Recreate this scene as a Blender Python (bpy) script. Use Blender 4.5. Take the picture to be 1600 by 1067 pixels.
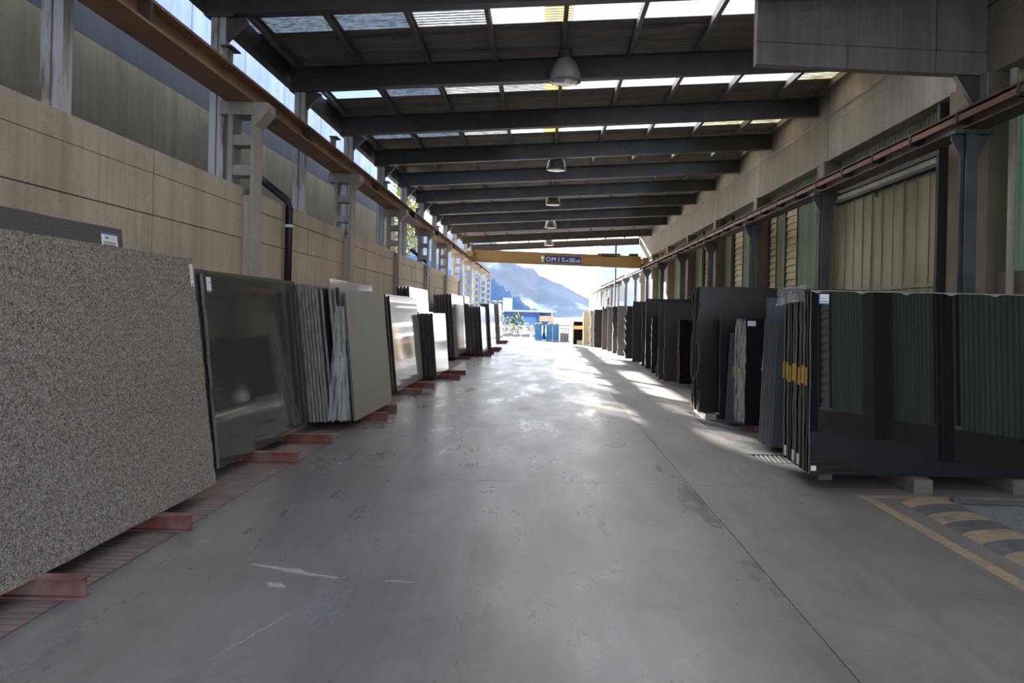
import bpy, math, random
from mathutils import Vector, Matrix
random.seed(11)
R = math.radians
scene = bpy.context.scene
for o in list(bpy.data.objects): bpy.data.objects.remove(o)
COL = scene.collection

# ------------------------------------------------------------------ camera
FPX = 1200.0                       # focal length in pixels of a 1600 wide frame
CAM_Z = 1.65
ROLL = 0.022
cam_d = bpy.data.cameras.new('camera'); cam = bpy.data.objects.new('camera', cam_d); COL.objects.link(cam)
cam_d.sensor_width = 36; cam_d.lens = 36*FPX/1600
cam_d.shift_x = -47/1600; cam_d.shift_y = -42.5/1600
cam_d.clip_start = .05; cam_d.clip_end = 6000
cam.location = (0, 0, CAM_Z)
cam.rotation_euler = (Matrix.Rotation(math.pi/2, 3, 'X') @ Matrix.Rotation(ROLL, 3, 'Z')).to_euler()
scene.camera = cam

# ------------------------------------------------------------------ light
SUN_AZ, SUN_EL = R(-21), R(15)     # in front of the camera and a little to the left
w = bpy.data.worlds.new('sky'); scene.world = w; w.use_nodes = True
nt = w.node_tree; nt.nodes.clear()
tc = nt.nodes.new('ShaderNodeTexCoord'); sep = nt.nodes.new('ShaderNodeSeparateXYZ'); nt.links.new(tc.outputs['Generated'], sep.inputs[0])
rp = nt.nodes.new('ShaderNodeValToRGB'); nt.links.new(sep.outputs['Z'], rp.inputs[0])     # pale haze at the horizon, blue overhead
for pos, c, new in ((0, (.86, .92, 1, 1), 0), (.18, (.80, .89, 1, 1), 1), (.45, (.50, .68, 1, 1), 1), (1, (.30, .48, .95, 1), 0)):
    if new: e = rp.color_ramp.elements.new(pos)
    else: e = rp.color_ramp.elements[0 if pos == 0 else -1]
    e.position = pos; e.color = c
bg = nt.nodes.new('ShaderNodeBackground'); bg.inputs['Strength'].default_value = 1.15
out = nt.nodes.new('ShaderNodeOutputWorld')
nt.links.new(rp.outputs[0], bg.inputs['Color']); nt.links.new(bg.outputs[0], out.inputs['Surface'])
sun_d = bpy.data.lights.new('sun', 'SUN'); sun_d.energy = 19.0; sun_d.angle = R(.6); sun_d.color = (1, .95, .88)
sun = bpy.data.objects.new('sun', sun_d); COL.objects.link(sun)
sdir = Vector((math.sin(SUN_AZ)*math.cos(SUN_EL), math.cos(SUN_AZ)*math.cos(SUN_EL), math.sin(SUN_EL)))
sun.rotation_euler = sdir.to_track_quat('Z', 'Y').to_euler(); sun.location = (0, 0, 30)
vs = scene.view_settings
vs.view_transform = 'Standard'; vs.look = 'None'; vs.gamma = 1; vs.use_curve_mapping = False
vs.exposure = 1.75

# ------------------------------------------------------------------ helpers
OFF = {}
class MB:
    def __init__(s): s.v, s.f, s.m = [], [], []
    def add(s, vs, fs, m=0):
        b = len(s.v); s.v += [tuple(p) for p in vs]
        for f in fs: s.f.append(tuple(b+i for i in f)); s.m.append(m)
        return s
    def box(s, x0, x1, y0, y1, z0, z1, m=0):
        return s.add([(x0,y0,z0),(x1,y0,z0),(x1,y1,z0),(x0,y1,z0),(x0,y0,z1),(x1,y0,z1),(x1,y1,z1),(x0,y1,z1)],
            [(0,3,2,1),(4,5,6,7),(0,1,5,4),(1,2,6,5),(2,3,7,6),(3,0,4,7)], m)
    def prism(s, poly, fn0, fn1, m=0, mcap=None):
        n = len(poly); a = [fn0(*p) for p in poly]; b = [fn1(*p) for p in poly]
        k = len(s.v); s.v += [tuple(p) for p in a+b]
        for i in range(n):
            j = (i+1) % n; s.f.append((k+i, k+j, k+n+j, k+n+i)); s.m.append(m)
        s.f.append(tuple(k+i for i in range(n-1, -1, -1))); s.m.append(m if mcap is None else mcap)
        s.f.append(tuple(k+n+i for i in range(n))); s.m.append(m if mcap is None else mcap)
        return s
    def bar(s, p, q, w, h, up=(0,0,1), m=0):
        p, q = Vector(p), Vector(q); d = (q-p).normalized(); a = d.cross(Vector(up)).normalized(); b = a.cross(d)
        c = [(-w/2,-h/2),(w/2,-h/2),(w/2,h/2),(-w/2,h/2)]
        return s.prism(c, lambda x,y: p+a*x+b*y, lambda x,y: q+a*x+b*y, m)
    def tube(s, pts, r, n=8, m=0):
        pts = [Vector(p) for p in pts]; k = len(s.v); N = len(pts)
        for i, p in enumerate(pts):
            d = (pts[min(i+1,N-1)]-pts[max(i-1,0)]).normalized()
            up = Vector((0,0,1)) if abs(d.z) < .95 else Vector((0,1,0))
            a = d.cross(up).normalized(); b = a.cross(d)
            rr = r[i] if isinstance(r, (list,tuple)) else r
            for j in range(n):
                t = 2*math.pi*j/n; s.v.append(tuple(p+a*math.cos(t)*rr+b*math.sin(t)*rr))
        for i in range(N-1):
            for j in range(n):
                s.f.append((k+i*n+j, k+i*n+(j+1)%n, k+(i+1)*n+(j+1)%n, k+(i+1)*n+j)); s.m.append(m)
        s.f.append(tuple(k+j for j in range(n-1,-1,-1))); s.m.append(m)
        s.f.append(tuple(k+(N-1)*n+j for j in range(n))); s.m.append(m)
        return s
    def lathe(s, prof, c, n=20, m=0):
        k = len(s.v); N = len(prof)
        for (r, z) in prof:
            for j in range(n):
                t = 2*math.pi*j/n; s.v.append((c[0]+r*math.cos(t), c[1]+r*math.sin(t), c[2]+z))
        for i in range(N-1):
            for j in range(n):
                s.f.append((k+i*n+j, k+i*n+(j+1)%n, k+(i+1)*n+(j+1)%n, k+(i+1)*n+j)); s.m.append(m)
        return s
    def isec_y(s, xc, z0, z1, w, y0, y1, tf=.02, tw=.012, m=0):      # I section running along Y
        P = [(xc-w/2,z0),(xc+w/2,z0),(xc+w/2,z0+tf),(xc+tw/2,z0+tf),(xc+tw/2,z1-tf),(xc+w/2,z1-tf),(xc+w/2,z1),(xc-w/2,z1),(xc-w/2,z1-tf),(xc-tw/2,z1-tf),(xc-tw/2,z0+tf),(xc-w/2,z0+tf)]
        return s.prism(P, lambda x,z:(x,y0,z), lambda x,z:(x,y1,z), m)
    def isec_z(s, xc, yc, w, d, z0, z1, tf=.018, tw=.012, along='x', m=0):   # I section standing up, flanges facing +-along
        P = [(-w/2,-d/2),(w/2,-d/2),(w/2,-d/2+tf),(tw/2,-d/2+tf),(tw/2,d/2-tf),(w/2,d/2-tf),(w/2,d/2),(-w/2,d/2),(-w/2,d/2-tf),(-tw/2,d/2-tf),(-tw/2,-d/2+tf),(-w/2,-d/2+tf)]
        if along == 'x': g = lambda a,b: (xc+b, yc+a)
        else: g = lambda a,b: (xc+a, yc+b)
        return s.prism(P, lambda a,b:(*g(a,b),z0), lambda a,b:(*g(a,b),z1), m)
    def build(s, name, mats, parent=None, loc=None, smooth=False):
        if not isinstance(mats, (list,tuple)): mats = [mats]
        org = OFF[parent.name] if parent is not None else Vector(loc if loc is not None else (0,0,0))
        me = bpy.data.meshes.new(name)
        me.from_pydata([(x-org.x, y-org.y, z-org.z) for x,y,z in s.v], [], s.f)
        for mm in mats: me.materials.append(mm)
        if len(mats) > 1: me.polygons.foreach_set('material_index', s.m)
        if smooth: me.polygons.foreach_set('use_smooth', [True]*len(s.f))
        me.update()
        o = bpy.data.objects.new(name, me); COL.objects.link(o)
        if parent is not None: o.parent = parent
        else: o.location = org
        OFF[o.name] = org
        return o
def tag(o, label=None, cat=None, group=None, kind=None):
    if label: o['label'] = label
    if cat: o['category'] = cat
    if group: o['group'] = group
    if kind: o['kind'] = kind
    return o
def thing(name, loc, label=None, cat=None, group=None, kind=None):
    o = bpy.data.objects.new(name, None); COL.objects.link(o); o.location = loc; o.empty_display_size = .2
    OFF[o.name] = Vector(loc)
    return tag(o, label, cat, group, kind)
def copy_tree(o, loc, parent=None):
    c = o.copy(); COL.objects.link(c); c.parent = parent
    if parent is None: c.location = loc
    OFF[c.name] = Vector(loc)
    for ch in list(o.children): copy_tree(ch, loc, c)
    return c
ORD = ['first','second','third','fourth','fifth','sixth','seventh','eighth','ninth','tenth','eleventh','twelfth','thirteenth','fourteenth','fifteenth','sixteenth']
def nth(i, what, frm='the camera'):
    return ('nearest %s' % what) if i == 0 else '%s %s counting from %s' % (ORD[i], what, frm)

# ------------------------------------------------------------------ materials
def lin(c): return tuple((x/255/12.92 if x/255 <= .04045 else ((x/255+.055)/1.055)**2.4) for x in c) + (1,)
def newmat(name):
    m = bpy.data.materials.new(name); m.use_nodes = True
    t = m.node_tree; t.nodes.clear()
    o = t.nodes.new('ShaderNodeOutputMaterial'); b = t.nodes.new('ShaderNodeBsdfPrincipled')
    t.links.new(b.outputs[0], o.inputs[0]); return m, t, b, o
def nz(t, scale, detail=4, rough=.55, vec=None, stretch=None, dist=0):
    n = t.nodes.new('ShaderNodeTexNoise'); n.inputs['Scale'].default_value = scale; n.inputs['Detail'].default_value = detail
    n.inputs['Roughness'].default_value = rough; n.inputs['Distortion'].default_value = dist
    if vec is None:
        g = t.nodes.new('ShaderNodeNewGeometry'); vec = g.outputs['Position']
    if stretch:
        mp = t.nodes.new('ShaderNodeMapping'); mp.inputs['Scale'].default_value = stretch; t.links.new(vec, mp.inputs['Vector']); vec = mp.outputs[0]
    t.links.new(vec, n.inputs['Vector']); return n.outputs['Fac']
def ramp(t, fac, stops):
    r = t.nodes.new('ShaderNodeValToRGB'); e = r.color_ramp.elements
    while len(e) < len(stops): e.new(.5)
    for i, (p, c) in enumerate(stops): e[i].position = p; e[i].color = c if len(c) == 4 else lin(c)
    t.links.new(fac, r.inputs[0]); return r.outputs['Color']
def mix(t, fac, a, b, mode='MIX'):
    n = t.nodes.new('ShaderNodeMix'); n.data_type = 'RGBA'; n.blend_type = mode
    for k, v in ((0, fac), (6, a), (7, b)):
        if isinstance(v, (int, float)): n.inputs[k].default_value = v
        elif isinstance(v, tuple): n.inputs[k].default_value = v if len(v) == 4 else lin(v)
        else: t.links.new(v, n.inputs[k])
    return n.outputs[2]
def bump(t, b, h, strength=.3, dist=.01):
    n = t.nodes.new('ShaderNodeBump'); n.inputs['Strength'].default_value = strength; n.inputs['Distance'].default_value = dist
    t.links.new(h, n.inputs['Height']); t.links.new(n.outputs[0], b.inputs['Normal'])
def noisy(name, c1, c2, rough=.7, scale=4, stretch=None, metal=0, bs=0, bscale=60, c3=None, s3=1.0, spec=.5, lo=.35, hi=.65):
    m, t, b, o = newmat(name)
    col = ramp(t, nz(t, scale, 6, .6, stretch=stretch), [(lo, c1), (hi, c2)])
    if c3: col = mix(t, ramp(t, nz(t, s3, 5, .6, stretch=stretch), [(.5, (0,0,0,1)), (.72, (1,1,1,1))]), col, c3)
    t.links.new(col, b.inputs['Base Color'])
    b.inputs['Roughness'].default_value = rough; b.inputs['Metallic'].default_value = metal; b.inputs['Specular IOR Level'].default_value = spec
    if bs: bump(t, b, nz(t, bscale, 3), bs)
    return m
M = {}
# floor: worn power-floated concrete, streaked along the hall
def floor_mat(name, base, lighter, darker, r0, r1):
    m, t, b, o = newmat(name)
    soft = lambda lo, hi, k: [(lo, (0,0,0,1)), (hi, (k,k,k,1))]
    c = ramp(t, nz(t, .5, 8, .66, stretch=(1, .4, 1)), [(.3, base), (.72, lighter)])
    c = mix(t, ramp(t, nz(t, 1.3, 8, .7, dist=.6), soft(.46, .74, .7)), c, darker)                       # cloudy grime
    c = mix(t, ramp(t, nz(t, .9, 6, .6, stretch=(2.6, .12, 1)), soft(.52, .72, .55)), c, darker)           # tyre streaks along the hall
    c = mix(t, ramp(t, nz(t, 1.1, 6, .65, stretch=(2.2, .16, 1), dist=.3), soft(.56, .74, .4)), c, tuple(min(255, int(x*1.22)) for x in lighter))
    c = mix(t, ramp(t, nz(t, 120, 3, .7), soft(.42, .7, .4)), c, darker)                                   # fine grain
    vo = t.nodes.new('ShaderNodeTexVoronoi'); vo.inputs['Scale'].default_value = 3.4; g = t.nodes.new('ShaderNodeNewGeometry'); t.links.new(g.outputs['Position'], vo.inputs['Vector'])
    sp = t.nodes.new('ShaderNodeMath'); sp.operation = 'ADD'; t.links.new(vo.outputs['Distance'], sp.inputs[0]); t.links.new(nz(t, 22, 3), sp.inputs[1])
    c = mix(t, ramp(t, sp.outputs[0], [(.36, (.55,.55,.55,1)), (.47, (0,0,0,1))]), c, tuple(int(x*.55) for x in base))   # drips and spots
    t.links.new(c, b.inputs['Base Color'])
    rr = t.nodes.new('ShaderNodeMapRange'); rr.inputs['To Min'].default_value = r0; rr.inputs['To Max'].default_value = r1
    rr.inputs['From Min'].default_value = .3; rr.inputs['From Max'].default_value = .7
    t.links.new(nz(t, 1.0, 9, .72, stretch=(1.6, .5, 1)), rr.inputs['Value']); t.links.new(rr.outputs[0], b.inputs['Roughness'])
    b.inputs['Specular IOR Level'].default_value = .5
    bump(t, b, nz(t, 12, 9, .65, stretch=(.5, 1, 1)), .1, .004)
    return m
M['floor'] = floor_mat('worn_concrete_floor', (112, 107, 104), (134, 128, 124), (84, 80, 78), .19, .46)
M['floor_side'] = floor_mat('dusty_concrete_floor', (114, 107, 101), (132, 124, 117), (90, 85, 80), .42, .7)
M['smear'] = noisy('pale_plaster_smear', (142, 137, 132), (164, 159, 153), .85, 30)
M['joint'] = noisy('joint_dirt', (38, 36, 34), (52, 49, 46), .9)
M['yard'] = noisy('yard_ground', (104, 101, 96), (126, 122, 116), .8, .3)
M['rib'] = noisy('ribbed_strip', (112, 95, 88), (134, 115, 106), .85, 5, bs=.3)
M['gravel'] = noisy('gravel_bed', (96, 96, 98), (140, 138, 138), .95, 70, bs=.8, bscale=90)
def concrete(name, c1, c2, c3, streak=True, sc=.8, r=.85):
    m, t, b, o = newmat(name)
    dk = tuple(int(x*.6) for x in c1)
    soft = lambda lo, hi, k: [(lo, (0,0,0,1)), (hi, (k,k,k,1))]
    col = ramp(t, nz(t, sc, 8, .66), [(.3, c1), (.7, c2)])
    if streak:
        col = mix(t, ramp(t, nz(t, 1.0, 7, .65, stretch=(3.2, 3.2, .22), dist=.4), soft(.45, .72, .7)), col, c3)
        col = mix(t, ramp(t, nz(t, 1.3, 6, .6, stretch=(14, 14, .5)), soft(.52, .75, .45)), col, c3)
    col = mix(t, ramp(t, nz(t, 2.4, 8, .7, dist=.8), soft(.5, .78, .5)), col, tuple(min(255, int(x*1.1)) for x in c2))
    col = mix(t, ramp(t, nz(t, 40, 5, .75), soft(.5, .75, .4)), col, dk)
    col = mix(t, ramp(t, nz(t, 5, 8, .8, dist=2.2), soft(.64, .72, .6)), col, dk)
    t.links.new(col, b.inputs['Base Color']); b.inputs['Roughness'].default_value = r
    bump(t, b, nz(t, 22, 9, .72), .5, .012)
    return m
M['wall'] = concrete('cast_wall_concrete', (180, 163, 142), (204, 187, 166), (150, 134, 115))
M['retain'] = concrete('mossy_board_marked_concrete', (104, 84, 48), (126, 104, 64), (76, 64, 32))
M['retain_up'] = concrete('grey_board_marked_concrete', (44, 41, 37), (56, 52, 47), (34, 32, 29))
M['retain_top'] = concrete('pale_blue_boards', (168, 176, 196), (190, 198, 214), (138, 146, 170))  # top band, paler and bluer than the concrete below it
M['precast'] = concrete('pale_precast_concrete', (164, 156, 143), (184, 176, 162), (138, 130, 118))
M['girder'] = concrete('grey_girder_concrete', (140, 130, 118), (162, 152, 139), (118, 109, 99))
M['pillar'] = concrete('brown_pillar_concrete', (106, 94, 78), (128, 115, 97), (88, 78, 65))
M['hangpanel'] = concrete('dark_hanging_concrete', (128, 120, 114), (148, 140, 132), (104, 97, 92))
M['column_white'] = noisy('flaking_white_paint', (186, 184, 180), (206, 204, 198), .7, 3, stretch=(3,3,.5), c3=(120, 96, 74), s3=3)
M['rust'] = noisy('brown_rusted_steel', (134, 102, 76), (160, 126, 96), .75, 2.2, c3=(96, 70, 52), s3=1.2, bs=.2)
M['rust_dark'] = noisy('dark_brown_steel', (66, 50, 40), (92, 70, 54), .7, 2.2)
M['orange'] = noisy('orange_painted_bar', (112, 70, 52), (130, 84, 62), .6, 2)
M['steel_dark'] = noisy('dark_painted_roof_steel', (70, 66, 60), (86, 81, 74), .55, 2)
M['purlin'] = noisy('dull_purlin_steel', (98, 92, 84), (118, 112, 102), .6, 3)
M['steel_col'] = noisy('dark_column_steel', (66, 68, 70), (88, 90, 92), .6, 2)
M['sheet'] = noisy('weathered_roof_sheet', (124, 117, 107), (150, 142, 130), .55, 1.2, stretch=(.6, 3, 1), c3=(80, 74, 66), s3=.7)
M['black'] = noisy('black_plastic', (20, 20, 21), (30, 30, 31), .45)
M['black_rub'] = noisy('black_clamp', (30, 28, 27), (42, 40, 38), .7)
M['red'] = noisy('red_oxide_steel', (108, 60, 52), (128, 80, 70), .7, 6, c3=(140, 118, 108), s3=2.2)
M['wood'] = noisy('rough_wood', (98, 90, 80), (122, 112, 98), .85, 8, stretch=(8, 1, 8))
M['paint_mark'] = noisy('yellow_spray_paint', (170, 132, 30), (196, 158, 48), .7, 20)
M['sawn_rim'] = noisy('unpolished_grey_rim', (120, 117, 112), (156, 152, 146), .85, 20)
M['yellow'] = noisy('worn_yellow_paint', (138, 120, 94), (158, 138, 108), .9, 14, c3=(112, 106, 100), s3=6)
M['dark_paint'] = noisy('worn_dark_paint', (78, 77, 77), (98, 96, 95), .85, 9)
M['crane'] = noisy('ochre_crane_paint', (138, 106, 60), (156, 122, 72), .5, 1.5, stretch=(.3,1,1))
M['plate_blue'] = noisy('blue_sign_plate', (28, 56, 110), (34, 64, 122), .4)
M['white'] = noisy('white_print', (228, 228, 226), (238, 238, 236), .5)
M['sticker_blue'] = noisy('blue_print', (44, 100, 168), (52, 110, 180), .5)
M['ink'] = noisy('black_print', (60, 60, 66), (74, 74, 80), .6)
M['blue_tub'] = noisy('blue_painted_steel', (84, 146, 198), (98, 160, 212), .5, 1)
M['blue_dark'] = noisy('dark_blue_steel', (28, 62, 92), (36, 74, 108), .6)
M['bldg_blue'] = noisy('blue_grey_cladding', (92, 128, 176), (106, 142, 190), .7, .3)
M['bldg_white'] = noisy('white_render', (176, 175, 171), (192, 190, 186), .7, .3)
M['leaf'] = noisy('green_leaf', (66, 86, 32), (110, 118, 46), .6, 3)
M['leaf_yellow'] = noisy('yellow_green_leaf', (128, 128, 40), (168, 158, 62), .6, 3)
M['leaf_dark'] = noisy('dark_shrub_leaf', (34, 54, 32), (60, 80, 42), .6, 3)
M['bark'] = noisy('bark', (70, 58, 46), (92, 78, 62), .9, 6)
M['rubble'] = noisy('white_stone_rubble', (140, 137, 131), (166, 162, 155), .85, 2)
M['fence'] = noisy('pale_grey_metal', (150, 150, 148), (170, 170, 167), .6)
M['lamp_shell'] = noisy('dusty_aluminium_shade', (120, 112, 106), (146, 138, 130), .5, 6, metal=.0)
M['shutter'] = noisy('cream_louvre_slat', (172, 152, 112), (194, 174, 132), .6, 3)
M['door'] = noisy('pale_olive_door_paint', (138, 131, 104), (160, 152, 122), .45, .9, stretch=(1, 4, .5), c3=(124, 116, 84), s3=1.2)
M['door_frame'] = noisy('dark_door_rail', (58, 58, 54), (74, 73, 68), .6)
def translucent(name, c1, c2, amt, scale=2, stretch=None, rough=.6):
    m, t, b, o = newmat(name)
    col = ramp(t, nz(t, scale, 6, .65, stretch=stretch), [(.35, c1), (.65, c2)])
    t.links.new(col, b.inputs['Base Color']); b.inputs['Roughness'].default_value = rough
    tr = t.nodes.new('ShaderNodeBsdfTranslucent'); t.links.new(col, tr.inputs['Color'])
    mx = t.nodes.new('ShaderNodeMixShader'); mx.inputs[0].default_value = amt
    t.links.new(b.outputs[0], mx.inputs[1]); t.links.new(tr.outputs[0], mx.inputs[2]); t.links.new(mx.outputs[0], o.inputs[0])
    return m
M['sky_clean'] = translucent('clear_fibreglass', (225, 225, 222), (246, 246, 244), .85, 1.5, (1, 6, 1))
M['sky_dirty'] = translucent('grimy_fibreglass', (92, 88, 78), (158, 153, 140), .8, 7, (1, 3, 1))
M['sky_moss'] = translucent('mossy_fibreglass', (84, 74, 48), (190, 180, 140), .7, 3, (1, 5, 1))
M['sky_amber'] = translucent('amber_fibreglass', (178, 140, 70), (210, 176, 104), .8, 2)
M['green'] = translucent('green_fibreglass_cladding', (88, 112, 80), (112, 134, 98), .3, 1.2, (1, 3, .3))
M['green_mid'] = translucent('weathered_green_cladding', (94, 102, 78), (116, 124, 96), .18, 1.2, (1, 3, .3))
M['clad_pale'] = translucent('pale_grey_green_cladding', (134, 142, 122), (156, 162, 142), .25, 1.2, (1, 3, .3))
M['green_dull'] = translucent('faded_green_cladding', (98, 98, 70), (122, 120, 88), .1, 1.2, (1, 3, .3))
# stone
def stone(name, cols, rough, scale=60, spec=.5, coat=0, wavy=0):
    m, t, b, o = newmat(name)
    v = nz(t, scale, 3, .7)
    n = len(cols); st = [(.34+.32*i/max(1, n-1), c) for i, c in enumerate(cols)]
    col = ramp(t, v, st)
    t.links.new(col, b.inputs['Base Color']); b.inputs['Roughness'].default_value = rough; b.inputs['Specular IOR Level'].default_value = spec
    if wavy: bump(t, b, nz(t, 3.0, 2), wavy, .01)
    return m
def speckle(name, rough):
    m, t, b, o = newmat(name)
    vo = t.nodes.new('ShaderNodeTexVoronoi'); vo.inputs['Scale'].default_value = 150
    g = t.nodes.new('ShaderNodeNewGeometry'); t.links.new(g.outputs['Position'], vo.inputs['Vector'])
    sp = t.nodes.new('ShaderNodeSeparateColor'); t.links.new(vo.outputs['Color'], sp.inputs[0])
    col = ramp(t, sp.outputs[0], [(0, (60, 55, 51)), (.3, (108, 98, 90)), (.52, (138, 121, 112)), (.75, (160, 153, 144)), (1, (196, 190, 180))])
    col = mix(t, .35, col, ramp(t, nz(t, 40, 2), [(.35, (92, 82, 76)), (.65, (168, 158, 146))]))
    t.links.new(col, b.inputs['Base Color']); b.inputs['Roughness'].default_value = rough; b.inputs['Specular IOR Level'].default_value = .35
    return m
M['speckle'] = speckle('speckled_pink_grey_granite', .2)
M['brown_gran'] = stone('dark_brown_granite', [(62, 56, 54), (78, 72, 70), (92, 86, 83)], .45, 70)
M['green_black'] = stone('polished_dark_grey_granite', [(52, 53, 50), (64, 65, 61), (74, 75, 71)], .06, 120, .6)
M['grey_honed'] = stone('honed_grey_granite', [(122, 115, 108), (136, 129, 121), (148, 141, 133)], .55, 110)
M['rough_edge'] = noisy('rough_sawn_stone_edge', (112, 106, 101), (158, 152, 146), .9, 22, stretch=(1, 1, .25), bs=.7, bscale=40)
M['rough_dark'] = noisy('rough_dark_stone_edge', (38, 37, 36), (84, 82, 80), .8, 24, stretch=(1, 1, .4), bs=.8, bscale=35)
M['edge_brown'] = noisy('brown_rough_stone_edge', (96, 82, 68), (150, 134, 112), .9, 18, bs=.7, bscale=40)
M['beige_pol'] = stone('polished_pale_grey_stone', [(136, 131, 124), (149, 144, 136), (160, 155, 147)], .06, 50, .6, wavy=.04)
M['white_pol'] = stone('polished_whitish_stone', [(150, 149, 146), (164, 163, 160), (176, 175, 172)], .1, 50, .6)
M['blackstone'] = stone('polished_black_granite', [(20, 20, 21), (27, 27, 28), (36, 36, 37)], .02, 130, .9)
M['blackhoned'] = stone('dull_black_granite', [(17, 16, 15), (24, 23, 22), (32, 30, 29)], .3, 110)
M['brownblack'] = stone('dark_brown_stone', [(36, 31, 28), (46, 41, 37), (56, 50, 45)], .4, 60)
M['blueslate'] = stone('blue_grey_stone', [(64, 69, 76), (74, 79, 87), (84, 89, 97)], .4, 90)
M['slate_edge'] = noisy('blue_grey_sawn_edge', (52, 56, 62), (66, 70, 77), .7, 20)
M['grey_end'] = noisy('grey_sawn_end', (88, 85, 82), (110, 106, 102), .85, 30, stretch=(1,1,.3), bs=.4)
M['tan'] = stone('tan_stone', [(172, 146, 110), (190, 164, 128), (204, 180, 144)], .6, 20)
M['dark_end'] = noisy('dark_sawn_end', (52, 48, 44), (78, 72, 66), .85, 30, stretch=(1,1,.3), bs=.4)
def film():
    m, t, b, o = newmat('clear_plastic_film')
    b.inputs['Base Color'].default_value = (.8, .79, .77, 1); b.inputs['Roughness'].default_value = .12; b.inputs['Specular IOR Level'].default_value = 1
    tp = t.nodes.new('ShaderNodeBsdfTransparent'); mx = t.nodes.new('ShaderNodeMixShader'); mx.inputs[0].default_value = .34
    t.links.new(tp.outputs[0], mx.inputs[1]); t.links.new(b.outputs[0], mx.inputs[2]); t.links.new(mx.outputs[0], o.inputs[0])
    return m
M['film'] = film()
# ------------------------------------------------------------------ main dimensions
WL = -3.84          # corridor face of the low concrete wall on the left
WL_TOP = 3.19
XR = 5.9            # corridor face of the girder on the right
XC = 6.2            # cladding plane on the right
ROOF0, ROOF1 = -3.4, 47.4
BEAMS = [-3.3, 0.0, 3.33, 6.67, 10.0, 13.35, 16.65, 20.0, 23.3, 26.6, 29.9, 33.2, 36.8, 42.0, 47.2]
def zb(x): return 5.43 + .063*(x+4.24)            # underside of the roof beams
BAY = [-.2+5*k for k in range(10)]                # -.2 ... 44.8, tower and steel column stations (9.8 among them)

# ------------------------------------------------------------------ floor
fl = thing('floor', (0, 0, 0), kind='structure')
MB().box(-3.9, 6.3, -14, 47.5, -.2, -.012).build('sub_base', M['joint'], fl)
YJ = [-14, -10.4, -4.43, 1.57, 7.57, 13.57, 19.57, 25.57, 31.57, 37.57, 43.57, 47.5]
for i in range(len(YJ)-1):
    g = .003
    MB().box(-2.62+g, 1.49-g, YJ[i]+g, YJ[i+1]-g, -.1, 0).build('floor_panel', M['floor'], fl)
    if YJ[i+1] <= 7.6 and YJ[i+1] > 7: pass
    y0, y1 = YJ[i]+g, YJ[i+1]-g
    # right hand row leaves room for the drain channel
    if y0 < 7.57 <= y1+.01 or y1 < 8:
        MB().box(1.49+g, 6.3, y0, y1, -.1, 0).build('floor_panel', M['floor_side'], fl)
    elif y0 < 8:
        MB().box(1.49+g, 6.3, y0, 8.8, -.1, 0).build('floor_panel', M['floor_side'], fl)
        MB().box(1.49+g, 2.54, 8.8, 13.4, -.1, 0).build('floor_panel', M['floor_side'], fl)
        MB().box(3.06, 6.3, 8.8, 13.4, -.1, 0).build('floor_panel', M['floor_side'], fl)
        MB().box(1.49+g, 6.3, 13.4, y1, -.1, 0).build('floor_panel', M['floor_side'], fl)
    else:
        MB().box(1.49+g, 6.3, y0, y1, -.1, 0).build('floor_panel', M['floor_side'], fl)
MB().box(-3.9, -3.06, -14, 47.5, -.1, 0).build('floor_panel', M['floor_side'], fl)
# ribbed strip along the left slabs: ribs 8 cm apart
rb0 = None
y = 3.3; k = 0
while y < 7.9:
    if rb0 is None:
        rb0 = MB().box(-3.055, -2.63, 0, .066, -.03, .0).build('rib', M['rib'], fl); rb0.location.y = y
    else:
        c = rb0.copy(); COL.objects.link(c); c.location.y = y; OFF[c.name] = OFF[fl.name]
    y += .08
mb = MB(); yy = y
while yy < 47: mb.box(-3.055, -2.63, yy, yy+.066, -.03, 0); yy += .08
yy = -13
while yy < 3.25: mb.box(-3.055, -2.63, yy, yy+.066, -.03, 0); yy += .08
tag(mb.build('far_ribs', M['rib'], fl), kind='stuff')
# drain channel with bar gratings at both ends and cover plates between
mb = MB().box(2.545, 3.055, 8.8, 13.4, -.12, -.06); mb.build('drain_channel', M['joint'], fl)
yy = 9.42
while yy < 12.8:
    MB().box(2.55, 3.05, yy, yy+.155, -.05, -.004).build('drain_cover', M['dark_paint'], fl); yy += .165
def grate(y0, y1):
    g = thing('drain_grating', (2.55, y0, 0)); g.parent = fl; g.location = (2.55, y0, 0)
    mb = MB().box(2.55, 2.57, y0, y1, -.04, 0).box(3.03, 3.05, y0, y1, -.04, 0).box(2.55, 3.05, y0, y0+.02, -.04, 0).box(2.55, 3.05, y1-.02, y1, -.04, 0)
    mb.build('grating_frame', M['steel_col'], g)
    for j in range(8):
        x = 2.585+j*.0545
        MB().bar((x, y0+.01, -.02), (x+.06 if x < 2.97 else x, y1-.01, -.02), .02, .035).build('grating_bar', M['steel_col'], g)
grate(8.82, 9.38); grate(12.85, 13.38)
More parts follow.
